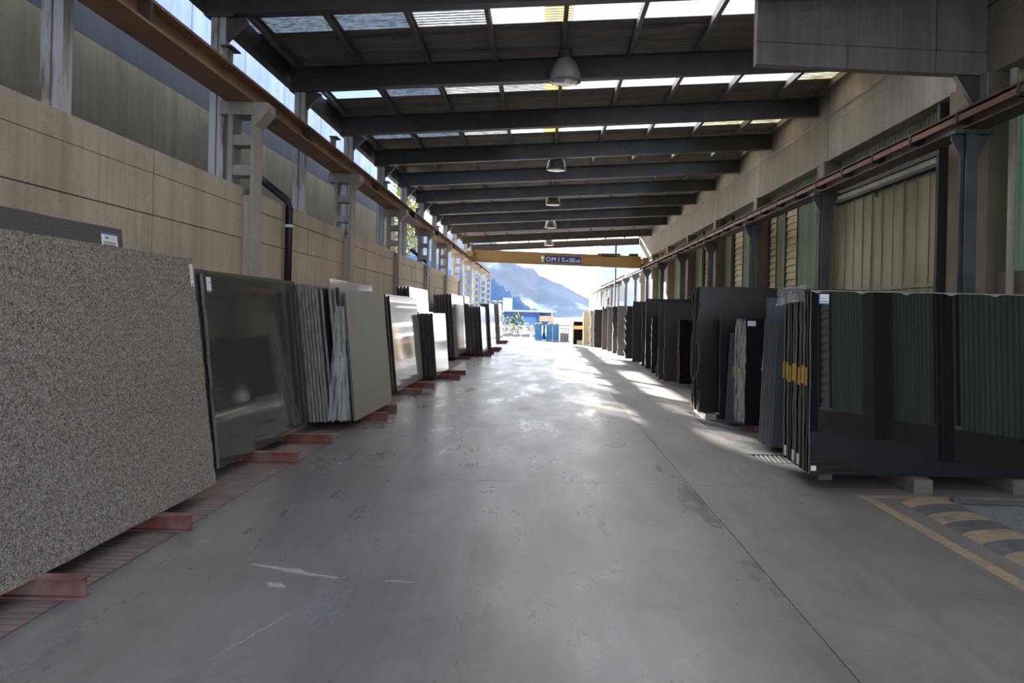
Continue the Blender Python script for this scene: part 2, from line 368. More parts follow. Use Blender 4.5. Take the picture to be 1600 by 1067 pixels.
# painted marks on the floor at the right
MB().box(3.02, 3.13, -2, 7.28, 0, .003).build('painted_line', M['yellow'], fl)
MB().box(3.13, 6.2, 7.2, 7.28, 0, .003).build('painted_line', M['yellow'], fl)
MB().box(3.80, 6.25, -2, 6.95, .001, .006).build('gravel_patch', M['gravel'], fl)
def blot(pts, mat, z):
    mb = MB(); mb.prism(pts, lambda x, y: (x, y, .0), lambda x, y: (x, y, z)); return mb.build('paint_smear', M[mat], fl)
def smear(x0, y0, x1, y1, w, n=16):
    d = Vector((x1-x0, y1-y0)); nn = Vector((-d.y, d.x)).normalized(); A, B = [], []
    for i in range(n+1):
        s = i/n; ww = w*(.25+.75*abs(math.sin(s*3.1+.15)))*random.uniform(.4, 1.1); c = Vector((x0, y0))+d*s+nn*random.uniform(-.012, .012)
        A.append(tuple(c+nn*ww/2)); B.append(tuple(c-nn*ww/2))
    return blot(A+B[::-1], 'smear', .0012)
smear(-1.83, 4.95, -1.22, 4.72, .07); smear(-1.62, 4.62, -1.48, 4.55, .08); smear(-.92, 4.7, -.74, 4.68, .04); smear(-1.32, 4.2, -1.52, 3.6, .012)
hump = thing('floor_hump', (3.58, 5, 0), 'low hump striped in worn yellow and dark paint on the floor at right', 'ramp', kind='thing')
y = .6; k = 0
while y < 7.0:
    P = [(3.32+.50*(1-math.cos(math.pi*i/10))/2, 0.036*math.sin(math.pi*i/10)) for i in range(11)]
    y1 = min(y+.27, 7.02); sl = .10
    MB().prism(P, lambda x, z, y=y: (x, y+(x-3.32)*sl*2, z), lambda x, z, y1=y1: (x, y1+(x-3.32)*sl*2, z)).build('hump_stripe', M['yellow'] if k % 2 else M['dark_paint'], hump)
    y += .27; k += 1
# yard outside both ends
MB().box(-60, 60, 47.5, 400, -.3, -.02).build('floor_yard', M['yard'], None)
tag(bpy.data.objects['floor_yard'], kind='structure')
MB().box(-60, 60, -120, -14, -.3, -.02).build('floor_yard_behind', M['yard'], None)
tag(bpy.data.objects['floor_yard_behind'], kind='structure')
MB().box(-60, -3.9, -14, 47.5, -.3, -.05).build('floor_trench', M['yard'], None)
tag(bpy.data.objects['floor_trench'], kind='structure')
MB().box(6.3, 60, -14, 47.5, -.3, -.05).build('floor_outside', M['yard'], None)
tag(bpy.data.objects['floor_outside'], kind='structure')

# ------------------------------------------------------------------ left: low wall of cast lifts
wl = thing('wall_left', (WL, 0, 0), kind='structure')
MB().box(-4.12, WL-.02, -4, 35.2, 0, WL_TOP-.012).build('wall_core', M['joint'], wl)
ys = []
for b in BAY: ys += [b+.3, b+2.75]
ys = [y for y in ys if y < 35]; ys = [-4]+ys+[35.2]
zs = [0, 1.02, 1.9, 2.54, 2.95, WL_TOP]
for i in range(len(ys)-1):
    for j in range(5):
        d = random.uniform(0, .014)
        MB().box(-4.14, WL-d, ys[i]+.004, ys[i+1]-.004, zs[j]+random.uniform(.002,.008), zs[j+1]-random.uniform(.002,.008)).build('cast_panel', M['wall'], wl)
for b in BAY:
    if b < 35: MB().box(-3.87, -3.768, b+.015, b+.285, 0, 3.02).build('pilaster', M['wall'], wl)
# pilaster strip in front of the wall under each tower is the tower's own inner post (below)
# tall retaining wall behind it, open to the sky above
wr = thing('wall_far_left', (-6.3, 0, 0), kind='structure')
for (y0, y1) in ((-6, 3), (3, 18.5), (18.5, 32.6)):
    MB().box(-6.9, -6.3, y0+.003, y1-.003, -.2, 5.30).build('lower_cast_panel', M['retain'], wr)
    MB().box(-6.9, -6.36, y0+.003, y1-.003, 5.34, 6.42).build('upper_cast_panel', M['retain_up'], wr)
yy = -6
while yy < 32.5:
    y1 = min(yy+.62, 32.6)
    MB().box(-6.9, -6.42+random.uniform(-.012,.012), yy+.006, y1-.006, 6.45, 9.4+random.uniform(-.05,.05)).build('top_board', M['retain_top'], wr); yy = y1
MB().box(-6.85, -6.42, -6, 32.5, 5.28, 6.5).build('wall_joint', M['joint'], wr)

# ------------------------------------------------------------------ left: towers carrying the crane rail
def make_tower(y):
    t = thing('rail_tower', (-3.9, y, 0))
    MB().box(-4.06, -4.0, y, y+.3, 0, 4.11).build('post', M['precast'], t)
    MB().box(-3.765, -3.72, y, y+.3, 0, 4.11).build('post', M['precast'], t)
    MB().box(-4.165, -3.72, y-.02, y+.32, 4.11, 4.275).build('cap', M['precast'], t)
    MB().prism([(-3.72, 3.98), (-3.56, 4.16), (-3.56, 4.275), (-3.72, 4.275)], lambda x,z:(x, y, z), lambda x,z:(x, y+.3, z)).build('corbel', M['precast'], t)
    MB().box(-4.16, -4.095, y+.02, y+.2, 4.275, 4.97).build('rear_stub', M['precast'], t)
    MB().box(-4.165, -4.02, y-.04, y+.26, 4.97, 4.99).build('top_plate', M['steel_dark'], t)
    z = 3.86-.13
    while z > .3:
        MB().box(-4.0, -3.765, y+.02, y+.28, z, z+.13).build('rung', M['precast'], t); z -= .385
    return t
tw = None
for i, b in enumerate(BAY + [49.8, 54.8]):
    if tw is None: tw = make_tower(b); t = tw
    else: t = copy_tree(tw, (-3.9, b, 0))
    k = i-2
    if k >= 0: tag(t, 'pale concrete ladder tower under left crane rail, ' + nth(k, 'tower in view').replace(' counting from the camera', ' from the camera'), 'tower', 'towers along the left wall')
    else: tag(t, 'pale concrete ladder tower under left crane rail, behind the viewpoint', 'tower', 'towers behind the viewpoint')
# roof columns on the left
def make_col(y):
    zt = zb(-4.27)
    t = thing('roof_column', (-4.27, y, 0))
    MB().box(-4.36, -4.275, y-.07, y+.07, 0, zt-.03).build('channel', M['column_white'], t)
    MB().box(-4.255, -4.17, y-.07, y+.07, 0, zt-.03).build('channel', M['column_white'], t)
    MB().box(-4.28, -4.25, y-.055, y+.055, 0, zt-.04).build('web', M['rust'], t)
    MB().box(-4.42, -4.06, y-.11, y+.11, zt-.03, zt).build('cap_plate', M['steel_dark'], t)
    MB().prism([(-4.17, zt-.32), (-4.17, zt-.03), (-3.92, zt-.03), (-3.92, zt-.07)], lambda x,z:(x, y-.05, z), lambda x,z:(x, y+.05, z)).build('knee_bracket', M['steel_dark'], t)
    return t
cw = None
vis = [b for b in BEAMS if b > 5]
for i, b in enumerate(BEAMS):
    if cw is None: cw = make_col(b); t = cw
    else: t = copy_tree(cw, (-4.27, b, 0))
    t['kind'] = 'thing'
    if b > 5: tag(t, 'white flaking roof column behind the left wall, ' + nth(vis.index(b), 'column').replace(' counting from the camera', ' from the camera'), 'column', 'roof columns on the left')
    else: tag(t, 'white flaking roof column on the left, behind the viewpoint', 'column', 'roof columns behind the viewpoint')
# crane rails
rl = thing('crane_rail', (-3.9, 0, 4.275), 'brown rusted steel crane rail beam running along the left towers', 'rail')
MB().isec_y(-3.91, 4.28, 4.54, .36, -4, 55.4, .03, .10).build('beam', M['rust'], rl)
MB().box(-3.94, -3.88, -4, 55.4, 4.54, 4.59).build('running_rail', M['rust_dark'], rl)
for b in BAY:
    MB().box(-4.02, -3.735, b+2.4, b+2.46, 4.31, 4.51).build('stiffener', M['rust_dark'], rl)
rr = thing('crane_rail', (5.4, 0, 4.1), 'dark steel crane rail beam with orange conductor bar along the right columns', 'rail')
MB().isec_y(5.4, 4.10, 4.36, .30, -4, 72, .025, .03).build('beam', M['rust_dark'], rr)
MB().box(5.37, 5.43, -4, 72, 4.36, 4.41).build('running_rail', M['rust_dark'], rr)
yy = -4
while yy < 48:
    y1 = yy+2.5
    MB().box(5.20, 5.235, yy, y1-.06, 4.20, 4.275).build('conductor_bar', M['orange'], rr)
    MB().box(5.19, 5.39, y1-.07, y1, 4.17, 4.31).build('bar_clamp', M['black_rub'], rr)
    MB().box(5.19, 5.39, yy+1.2, yy+1.25, 4.17, 4.31).build('bar_clamp', M['black_rub'], rr)
    yy = y1
# right: steel columns
def make_hcol(y):
    t = thing('rail_column', (5.4, y, 0))
    MB().isec_z(5.4, y, .15, .16, 0, 4.05, along='y').build('shaft', M['steel_col'], t)
    MB().box(5.16, 5.64, y-.12, y+.12, 4.05, 4.10).build('cap_plate', M['steel_col'], t)
    for s in (-1, 1):
        MB().prism([(5.4+s*.075, 3.72), (5.4+s*.075, 4.05), (5.4+s*.23, 4.05), (5.4+s*.23, 3.98)], lambda x,z:(x, y-.012, z), lambda x,z:(x, y+.012, z)).build('gusset', M['steel_col'], t)
    MB().box(5.25, 5.55, y-.15, y+.15, 0, .02).build('base_plate', M['steel_col'], t)
    return t
hc = None
for i, b in enumerate(BAY + [49.8, 54.8, 59.8, 64.8, 69.8]):
    if hc is None: hc = make_hcol(b); t = hc
    else: t = copy_tree(hc, (5.4, b, 0))
    k = i-2
    t['kind'] = 'thing'
    if k >= 0: tag(t, 'dark steel column under the right crane rail, ' + nth(k, 'column in view').replace(' counting from the camera', ' from the camera'), 'column', 'steel columns along the right wall')
    else: tag(t, 'dark steel column under the right crane rail, behind the viewpoint', 'column', 'steel columns behind the viewpoint')

# ------------------------------------------------------------------ right wall
wR = thing('wall_right', (XR, 0, 0), kind='structure')
PIL = [11.05, 16.05, 21.05, 26.05, 31.05, 36.05, 41.05, 46.05]
PJ = [-4, 1.05, 6.05] + PIL + [47.5]
for i in range(len(PJ)-1):
    MB().box(XR, XR+.45, PJ[i]+.012, PJ[i+1]-.012, 4.98, 5.72).build('girder_panel', M['girder'], wR)
    MB().box(XR+.006, XR+.45, PJ[i]+.012, PJ[i+1]-.012, 5.728, 6.9).build('girder_panel', M['girder'], wR)
MB().box(XR+.03, XR+.4, -4, 47.4, 5.0, 6.85).build('girder_core', M['joint'], wR)
# cable clipped along the girder
cb = MB().tube([(XR-.02, 8+2*i, 5.93-(.03 if i % 2 else 0)) for i in range(20)], .009, 6).build('girder_cable', M['steel_dark'], None, (XR, 8, 5.9))
tag(cb, 'thin dark cable clipped along the right concrete girder', 'cable')
for i, p in enumerate([-3.9, 1.1, 6.1] + PIL):
    wid = 1.0 if i == 3 else .48
    y0 = 10.15 if i == 3 else p
    t = thing('concrete_pillar', (5.85, y0, 0))
    MB().box(5.85, 6.35, y0, y0+wid, 0, 4.98).build('shaft', M['pillar'], t)
    MB().box(5.82, 6.0, y0+.02, y0+.3, 4.42, 4.98).build('corbel', M['girder'], t)
    t['kind'] = 'thing'
    if i == 3: tag(t, 'wide brown concrete pillar to the right of the tall panelled door', 'pillar', 'pillars along the right wall')
    elif i > 3: tag(t, 'brown concrete pillar on the right wall, ' + nth(i-3, 'pillar from the camera').replace(' counting from the camera', ''), 'pillar', 'pillars along the right wall')
    else: tag(t, 'brown concrete pillar on the right wall, behind or beside the viewpoint', 'pillar', 'pillars beside the viewpoint')
def corr(mb, X, y0, y1, z0, z1, pitch=.13, d=.028):
    n = max(1, round((y1-y0)/pitch)); p = (y1-y0)/n; pts = []
    for i in range(n):
        a = y0+i*p; pts += [(a, 0), (a+.38*p, 0), (a+.5*p, -d), (a+.88*p, -d)]
    pts.append((y1, 0)); k = len(mb.v)
    for (yy, dx) in pts: mb.v += [(X+dx, yy, z0), (X+dx, yy, z1)]
    for i in range(len(pts)-1): mb.f.append((k+2*i, k+2*i+2, k+2*i+3, k+2*i+1)); mb.m.append(0)
    return mb
def clad(y0, y1, z0, z1, mat='green_dull', X=XC):
    corr(MB(), X, y0, y1, z0, z1).build('cladding_sheet', M[mat], wR)
nwin = [0]
def louvre(y0, y1, z0, z1):
    nwin[0] += 1
    t = thing('window_%d' % nwin[0], (XC, y0, z0), kind='structure')
    MB().box(XC-.05, XC+.05, y0, y0+.05, z0, z1).build('window_frame', M['door_frame'], t)
    MB().box(XC-.05, XC+.05, y1-.05, y1, z0, z1).build('window_frame', M['door_frame'], t)
    MB().box(XC-.05, XC+.05, y0, y1, z1-.05, z1).build('window_frame', M['door_frame'], t)
    MB().box(XC+.05, XC+.06, y0, y1, z0, z1).build('backing', M['joint'], t)
    s0 = None; z = z0+.02
    while z < z1-.2:
        if s0 is None:
            s0 = MB().prism([(XC-.012, z), (XC-.002, z-.005), (XC+.03, z+.165), (XC+.02, z+.172)], lambda x,q:(x, y0+.05, q), lambda x,q:(x, y1-.05, q)).build('slat', M['shutter'], t); zz = z
        else:
            c = s0.copy(); COL.objects.link(c); c.location.z = z-zz
        z += .175
# sills
for (a, b) in ((-4, 10.2),): MB().box(6.05, 6.4, a, b, 0, .35).build('sill_block', M['pillar'], wR)
MB().box(5.98, 6.4, 6.6, 10.15, .35, 2.33).build('sill_block', M['pillar'], wR)
MB().box(6.05, 6.4, 16.5, 42, 0, .9).build('sill_block', M['pillar'], wR)
# bays beside and behind the viewpoint
for a in (-3.4, 1.6):
    clad(a, a+1.4, .35, 4.98, 'clad_pale'); louvre(a+1.4, a+2.1, .4, 4.6); clad(a+1.4, a+2.1, 4.6, 4.98, 'clad_pale'); clad(a+2.1, a+4.5, .35, 4.98, 'clad_pale')
clad(6.58, 10.2, 2.33, 4.98, 'green')
cd_ = MB().tube([(5.93, 9.75, .35), (5.93, 9.75, 4.9)], .05, 8).build('conduit_pipe', M['precast'], None, (5.93, 9.75, .35))
tag(cd_, 'pale vertical pipe beside the green cladding at far right', 'pipe')
# bay 1: big panelled sliding door
d1 = thing('door_1', (6.1, 11.3, 0), kind='structure')
npan = 10; ya, yb = 11.75, 15.95; pw = (yb-ya)/npan
for i in range(npan):
    wide = i in (3, 6)
    MB().box(6.10, 6.14, ya+i*pw+.012, ya+(i+1)*pw-.012, 2.28, 4.03).build('door_panel', M['door'], d1)
    MB().box(6.105, 6.14, ya+i*pw+.012, ya+(i+1)*pw-.012, .08, 2.22).build('door_panel', M['door'], d1)
for i in range(npan+1):
    x = .015 if i not in (0, 3, 6, 10) else .03
    MB().box(6.085-(x-.015), 6.15, ya+i*pw-.014, ya+i*pw+.014, .05, 4.05).build('door_rib', M['door'], d1)
MB().box(6.08, 6.15, ya, yb, 2.22, 2.28).build('door_rail', M['door'], d1)
MB().box(6.14, 6.16, ya-.05, yb+.06, .0, 4.32).build('door_backing', M['door_frame'], d1)
MB().box(6.02, 6.16, 11.7, 16.0, 4.06, 4.12).build('door_track', M['door_frame'], d1)
MB().box(6.05, 6.16, 11.9, 16.0, 4.13, 4.22).build('door_track', M['door'], d1)
MB().box(6.02, 6.16, 11.7, 16.0, 4.23, 4.30).build('door_track', M['door_frame'], d1)
MB().box(6.06, 6.085, 14.05, 14.10, 3.93, 4.1).build('roller', M['black_rub'], d1)
MB().box(6.06, 6.085, 11.82, 11.86, 3.5, 3.8).build('door_handle', M['black_rub'], d1)
MB().box(5.95, 6.2, 11.62, 11.7, 0, 4.98).build('door_jamb', M['door_frame'], d1)
MB().box(6.16, 6.3, 11.0, 11.7, 0, 4.98).build('door_jamb', M['door_frame'], d1)
clad(11.7, 16.05, 4.3, 4.98)
# bays 2..6
def bay(a, items):
    for (k, y0, y1) in items:
        if k == 'g': clad(a+y0, a+y1, .9, 4.98)
        elif k == 'G': clad(a+y0, a+y1, .9, 4.98, 'green_mid')
        elif k == 'l': louvre(a+y0, a+y1, .9, 4.62); clad(a+y0, a+y1, 4.62, 4.98)
        elif k == 'p': MB().box(XC-.12, XC+.1, a+y0, a+y1, .9, 4.98).build('wall_mullion', M['pillar'], wR)
bay(16.5, [('G',0,2.15),('l',2.15,3.15),('g',3.15,3.8),('l',3.8,4.55)])
bay(21.5, [('G',0,2.2),('l',2.2,3.4),('p',3.4,3.5),('g',3.5,4.6)])
bay(26.5, [('G',0,1.6),('l',1.6,2.9),('p',2.9,3.0),('g',3.0,4.6)])
bay(31.5, [('g',0,1.5),('p',1.5,1.6),('G',1.6,3.2),('g',3.2,4.6)])
bay(36.5, [('G',0,1.5),('g',1.5,3.0),('p',3.0,3.1),('G',3.1,4.6)])
# hanging concrete wall high on the right
hp = thing('hanging_concrete_wall', (2.8, 10.3, 5), 'dark concrete wall slab jutting out high up at the top right', 'wall slab')
zc = lambda x: 5.07 - (x-2.8)*.028
hp['kind'] = 'thing'
def hpan(x0, x1, f0, f1): MB().prism([(x0, f0(x0)), (x1, f0(x1)), (x1, f1(x1)), (x0, f1(x0))], lambda x,z:(x,10.3,z), lambda x,z:(x,10.46,z)).build('concrete_panel', M['hangpanel'], hp)
zm = lambda x: zc(x)+.30-(x-2.8)*.0
zt_ = lambda x: 6.55
hpan(2.8, 4.02, zc, zm); hpan(4.03, 5.2, zc, zm); hpan(5.21, 5.895, zc, zm)
zm2 = lambda x: zm(x)+.008
hpan(2.8, 5.2, zm2, zt_); hpan(5.21, 5.895, zm2, zt_)
MB().box(2.82, 5.88, 10.33, 10.44, 5.1, 6.5).build('concrete_core', M['joint'], hp)
bk = MB().prism([(5.5, 4.985), (5.845, 4.98), (5.845, 4.45)], lambda x,z:(x,10.33,z), lambda x,z:(x,10.43,z)).build('wall_bracket', M['steel_dark'], hp)

# ------------------------------------------------------------------ roof
ce = thing('ceiling', (0, 0, 5.9), kind='structure')
XL0, XR0 = -4.62, 5.98
PUR = [-4.30, -3.22, -2.06, -.9, .26, 1.42, 2.58, 3.74, 4.9, 5.82]
def zs_(x): return zb(x)+.52
def rsheet(name, x0, x1, y0, y1, mat, lift=0):
    mb = MB(); n = max(1, round((y1-y0)/.105)); p = (y1-y0)/n; pts = []
    for i in range(n):
        a = y0+i*p; pts += [(a, 0), (a+.3*p, 0), (a+.45*p, .03), (a+.85*p, .03)]
    pts.append((y1, 0))
    for (yy, dz) in pts: mb.v += [(x0, yy, zs_(x0)+dz+lift), (x1, yy, zs_(x1)+dz+lift)]
    for i in range(len(pts)-1): mb.f.append((2*i, 2*i+1, 2*i+3, 2*i+2)); mb.m.append(0)
    return mb.build(name, M[mat], ce)
kinds = {10.0: ['d','d','d','c','c','c','c','c','c','m'], 13.35: ['c','d','d','d','c','c','c','c','m','m'], 16.65: ['d','d','d','c','c','c','c','m','m','m'], 20.0: ['c']*8+['m','m']}
MK = {'c': 'sky_clean', 'd': 'sky_dirty', 'm': 'sky_moss', 'a': 'sky_amber'}
for i in range(len(BEAMS)-1):
    y0, y1 = BEAMS[i], BEAMS[i+1]
    s0, s1 = (y0+1.0, y0+2.0) if y0 <= 10 else (y0+1.1, y0+2.3) if y0 < 14 else (y0+1.3, y0+2.6)
    rsheet('roof_sheet', XL0, XR0, y0-.0, s0, 'sheet'); rsheet('roof_sheet', XL0, XR0, s1, y1, 'sheet')
    xs = [XL0]+PUR[1:-1]+[XR0]
    for j in range(len(xs)-1):
        kd = kinds.get(y0, ['c']*7+['d','m','m'])[j]
        x0, x1 = xs[j], xs[j+1]
        if j == 3:
            rsheet('skylight_panel', x0, x1-.32, s0, s1, MK[kd]); rsheet('skylight_panel', x1-.32, x1+.12, s0, s1, 'sky_amber')
        elif j == 4: rsheet('skylight_panel', x0+.12, x1, s0, s1, MK[kd])
        else: rsheet('skylight_panel', x0, x1, s0, s1, MK[kd])
for i in range(len(BEAMS)-1):
    for x in PUR:
        z = zs_(x)
        P = [(x-.035, z-.14), (x+.035, z-.14), (x+.035, z-.125), (x-.02, z-.125), (x-.02, z-.012), (x+.035, z-.012), (x+.035, z), (x-.035, z)]
        MB().prism(P, lambda a,c:(a, BEAMS[i]+.004, c), lambda a,c:(a, BEAMS[i+1]-.004, c)).build('purlin', M['purlin'], ce)
zg = zs_(-4.5)
MB().box(-4.64, -4.50, ROOF0, ROOF1, zg-.34, zg-.02).build('eaves_beam', M['steel_dark'], ce)
LBL = {10.0: 'cut by the top edge of the picture', 47.2: 'at the open end of the hall'}
for i, b in enumerate(BEAMS):
    mb = MB()
    P = [(-.09, 0), (.09, 0), (.09, .018), (.008, .018), (.008, .382), (.09, .382), (.09, .40), (-.09, .40), (-.09, .382), (-.008, .382), (-.008, .018), (-.09, .018)]
    mb.prism(P, lambda yy,z:(-4.45, b+yy, zb(-4.45)+z), lambda yy,z:(5.9, b+yy, zb(5.9)+z))
    o = mb.build('roof_beam', M['steel_dark'], None, (-4.45, b, zb(-4.45)))
    o['kind'] = 'thing'
    if b > 9:
        k = vis.index(b)-1
        tag(o, 'dark steel roof beam spanning the hall, %s' % ('nearest beam in view' if k == 0 else ORD[k]+' from the camera'), 'beam', 'roof beams')
    else: tag(o, 'dark steel roof beam above or behind the viewpoint', 'beam', 'roof beams outside the picture')
# bell lamps hung under the middle purlin
def make_lamp(y):
    z = 5.56; x = .30
    t = thing('bell_lamp', (x, y, z))
    MB().tube([(x, y, z+.42), (x, y, zs_(x)-.14)], .03, 8).build('hanger', M['steel_dark'], t)
    MB().lathe([(0.001, .54), (.10, .54), (.12, .50), (.12, .40), (.09, .38)], (x, y, z), 16).build('ballast_box', M['steel_dark'], t)
    MB().lathe([(.09, .40), (.15, .36), (.21, .26), (.25, .14), (.265, .05), (.27, 0), (.262, 0), (.25, .10), (.2, .25), (.14, .35), (.09, .385)], (x, y, z), 24).build('shade', M['lamp_shell'], t, smooth=True)
    MB().lathe([(.001, -.02), (.12, -.018), (.22, -.008), (.262, .006), (.262, .012), (.001, .012)], (x, y, z), 24).build('lens', M['beige_pol'], t, smooth=True)
    return t
lp = None; LY = [12.9, 20.8, 27.4, 34.7, 43.5]
for i, y in enumerate(LY):
    if lp is None: lp = make_lamp(y); t = lp
    else: t = copy_tree(lp, (.30, y, 5.56))
    tag(t, 'grey bell-shaped hanging lamp under the roof, %s' % ('largest and nearest' if i == 0 else ORD[i]+' from the camera'), 'lamp', 'lamps along the middle of the roof')
# drain pipes on the left wall
def drain(y, zt, label):
    t = thing('drain_pipe', (-3.77, y, 0), label, 'pipe', 'black drain pipes on the left wall')
    MB().tube([(-4.35, y-.05, zt+.46), (-3.79, y, zt+.02), (-3.77, y, zt-.08), (-3.77, y, .05)], .055, 10).build('pipe', M['black'], t, smooth=True)
    MB().lathe([(.06, -.02), (.064, -.02), (.064, .02), (.06, .02)], (-3.77, y, zt-.35), 14).build('collar', M['white'], t)
drain(11.35, 3.22, 'black drain pipe bent over the left wall beside the nearest tower')
drain(25.2, 3.22, 'black drain pipe bent over the far part of the left wall')
# ------------------------------------------------------------------ slabs
class Slab: pass
def slab(p, u, n, L, H, t, lean, face, edge, label, group=None, jit=(.0,.0,.0,.0), skew=0, name='stone_slab', ne=14, yaw=0, arc=0, top_edge=None):
    """p: front bottom corner; u: direction of the length; n: way the polished face looks; jit: raggedness of near end, far end, top, bottom"""
    u, n = Vector(u), Vector(n)
    if yaw:
        q = Matrix.Rotation(yaw, 3, 'Z'); u = q @ u; n = q @ n
    up = Vector((0,0,1)); wv = up*math.cos(lean) - n*math.sin(lean); nn = n*math.cos(lean) + up*math.sin(lean)
    p = Vector(p); P = []
    rj = lambda j: random.uniform(-j, j)
    P += [(L*i/ne, rj(jit[3])) for i in range(ne)] if jit[3] else [(0, 0)]
    P += [(L+rj(jit[1]), H*i/ne) for i in range(ne)] if jit[1] else [(L, 0)]
    P += [(L*(1-i/ne), H+rj(jit[2])-arc*abs(math.sin(i*1.7))) for i in range(ne)] if (jit[2] or arc) else [(L, H)]
    P += [(skew*H*(1-i/ne)+rj(jit[0]), H*(1-i/ne)) for i in range(ne)] if jit[0] else [(skew*H, H)]
    if not jit[1] and not jit[2] and not arc: pass
    mb = MB(); N = len(P)
    F = [p+u*a+wv*b for a, b in P]; B = [q-nn*t for q in F]
    mb.v = [tuple(q) for q in F+B]
    mb.f.append(tuple(range(N))); mb.m.append(0)
    mb.f.append(tuple(range(2*N-1, N-1, -1))); mb.m.append(0)
    for i in range(N):
        j = (i+1) % N; mb.f.append((i, N+i, N+j, j)); mb.m.append(1)
    o = mb.build(name, [M[face], M[edge]], None, p)
    # make normals consistent
    me = o.data
    tag(o, label, 'slab', group, 'thing')
    s = Slab(); s.o, s.p, s.u, s.w, s.n, s.H, s.L, s.t = o, p, u, wv, nn, H, L, t
    return s
def sticker(s, a, b, wd, ht, kind=0):
    """printed paper label stuck on the face, lower left corner at (a, b)"""
    mb = MB()
    def rect(a0, a1, b0, b1, d, m):
        c = [(a0,b0),(a1,b0),(a1,b1),(a0,b1)]
        mb.prism(c, lambda x,y: s.p+s.u*x+s.w*y+s.n*.0005, lambda x,y: s.p+s.u*x+s.w*y+s.n*d, m)
    rect(a, a+wd, b, b+ht, .0025, 0)
    if kind == 0:      # tall label: blue head line and blue rule, rows of print
        rect(a, a+wd, b+ht*.94, b+ht, .0032, 1); rect(a, a+wd, b+ht*.46, b+ht*.51, .0032, 1)
        rect(a+wd*.25, a+wd*.4, b+ht*.83, b+ht*.88, .0032, 2)
        for r_ in (.72, .66, .58): rect(a+wd*.1, a+wd*.85, b+ht*r_, b+ht*(r_+.025), .0032, 2)
    elif kind == 1:    # square label: picture row, blue foot
        rect(a, a+wd, b, b+ht*.12, .0032, 1); rect(a, a+wd*.1, b, b+ht, .0032, 1)
        for j in range(3): rect(a+wd*(.2+.26*j), a+wd*(.38+.26*j), b+ht*.24, b+ht*.34, .0032, 2)
        rect(a+wd*.2, a+wd*.8, b+ht*.55, b+ht*.58, .0032, 2)
    elif kind == 2:
        rect(a+wd*.15, a+wd*.85, b+ht*.04, b+ht*.10, .0032, 2); rect(a+wd*.3, a+wd*.7, b+ht*.9, b+ht*.94, .0032, 2)
        for r_ in (.3, .45, .6, .75): rect(a+wd*.2, a+wd*.7, b+ht*r_, b+ht*(r_+.02), .0032, 2)
    elif kind == 3:
        rect(a, a+wd, b, b+ht*.12, .0032, 1); rect(a+wd*.2, a+wd*.8, b+ht*.6, b+ht*.64, .0032, 2)
    return mb.build('paper_label', [M['white'], M['sticker_blue'], M['ink']], s.o)
def crumple(name, pts, mat, parent=None, loc=None, label=None, cat=None, amp=.03, nu=14, nv=14):
    """crumpled sheet of film spanned by four corners"""
    a, b, c, d = [Vector(p) for p in pts]; mb = MB(); nrm = (b-a).cross(d-a).normalized()
    ph = [random.uniform(0, 6) for _ in range(6)]; nu *= 2; nv *= 2
    for i in range(nu+1):
        for j in range(nv+1):
            s, t = i/nu, j/nv
            q = a*(1-s)*(1-t)+b*s*(1-t)+c*s*t+d*(1-s)*t
            h = .5+.28*math.sin(9*s+3*t+ph[0])+.22*math.sin(23*s-5*t+ph[1]+2*math.sin(4*t+ph[2]))+.16*math.sin(31*t+7*s+ph[3])*math.sin(11*s+ph[4])
            mb.v.append(tuple(q+nrm*amp*h+Vector((random.uniform(-1,1),random.uniform(-1,1),random.uniform(-1,1)))*amp*.06))
    for i in range(nu):
        for j in range(nv):
            k = i*(nv+1)+j; mb.f.append((k, k+nv+1, k+nv+2, k+1)); mb.m.append(0)
    o = mb.build(name, mat, parent, loc, smooth=True)
    if label: tag(o, label, cat)
    return o
UY, NX = (0,1,0), (1,0,0)
UX, NY = (1,0,0), (0,-1,0)
BZ = .12
# ---- left side, slabs lean back towards the wall
A1 = slab((-2.79, 3.35, BZ), UY, NX, 3.30, 1.96, .03, R(7.3), 'speckle', 'rough_edge', 'large speckled pink-grey granite slab filling the left foreground', jit=(.004,.012,.004,.003), ne=24)
sticker(A1, 3.30-.075, 1.72, .055, .19, 2)
for i in range(3):
    slab((-2.79-.075*(i+1), 3.35, BZ), UY, NX, 3.26, 1.93, .03, R(7.3), 'speckle', 'rough_edge', 'speckled granite slab behind the large one in the left foreground, %s from the corridor' % ORD[i+1], 'hidden speckled slabs')
A0 = slab((-3.07, 3.1, BZ), UY, NX, 2.98, 2.14, .03, R(7.3), 'brown_gran', 'rough_dark', 'dark brown granite slab rising behind the large speckled slab', jit=(.01,.01,.006,0))
sticker(A0, 2.98-.30, 1.80, .22, .30, 0)
B1 = slab((-3.03, 7.30, BZ), UY, NX, 2.72, 1.86, .03, R(6.3), 'green_black', 'rough_edge', 'polished dark grey granite slab reflecting light streaks, second group on the left', jit=(.012,.006,.004,.003), ne=20)
sticker(B1, .06, 1.68, .10, .15, 3)
B2 = slab((-3.075, 7.22, BZ), UY, NX, 2.92, 1.90, .03, R(6.3), 'green_black', 'rough_edge', 'dark grey granite slab directly behind the reflecting one on the left', jit=(.01,.01,.004,.003))
B3 = slab((-3.12, 7.20, BZ), UY, NX, 2.98, 1.89, .03, R(6.3), 'green_black', 'rough_dark', 'third dark grey granite slab back, behind the reflecting one on the left', jit=(.01,.01,.004,.003))
crumple('plastic_film', [(-3.22, 9.6, 1.98), (-3.4, 10.25, 2.0), (-3.42, 10.3, 1.86), (-3.2, 9.7, 1.90)], M['film'], None, (-3.3, 9.6, 1.9), 'scrap of clear plastic film lying on top of the dark grey slabs', 'film', .05, 8, 5)
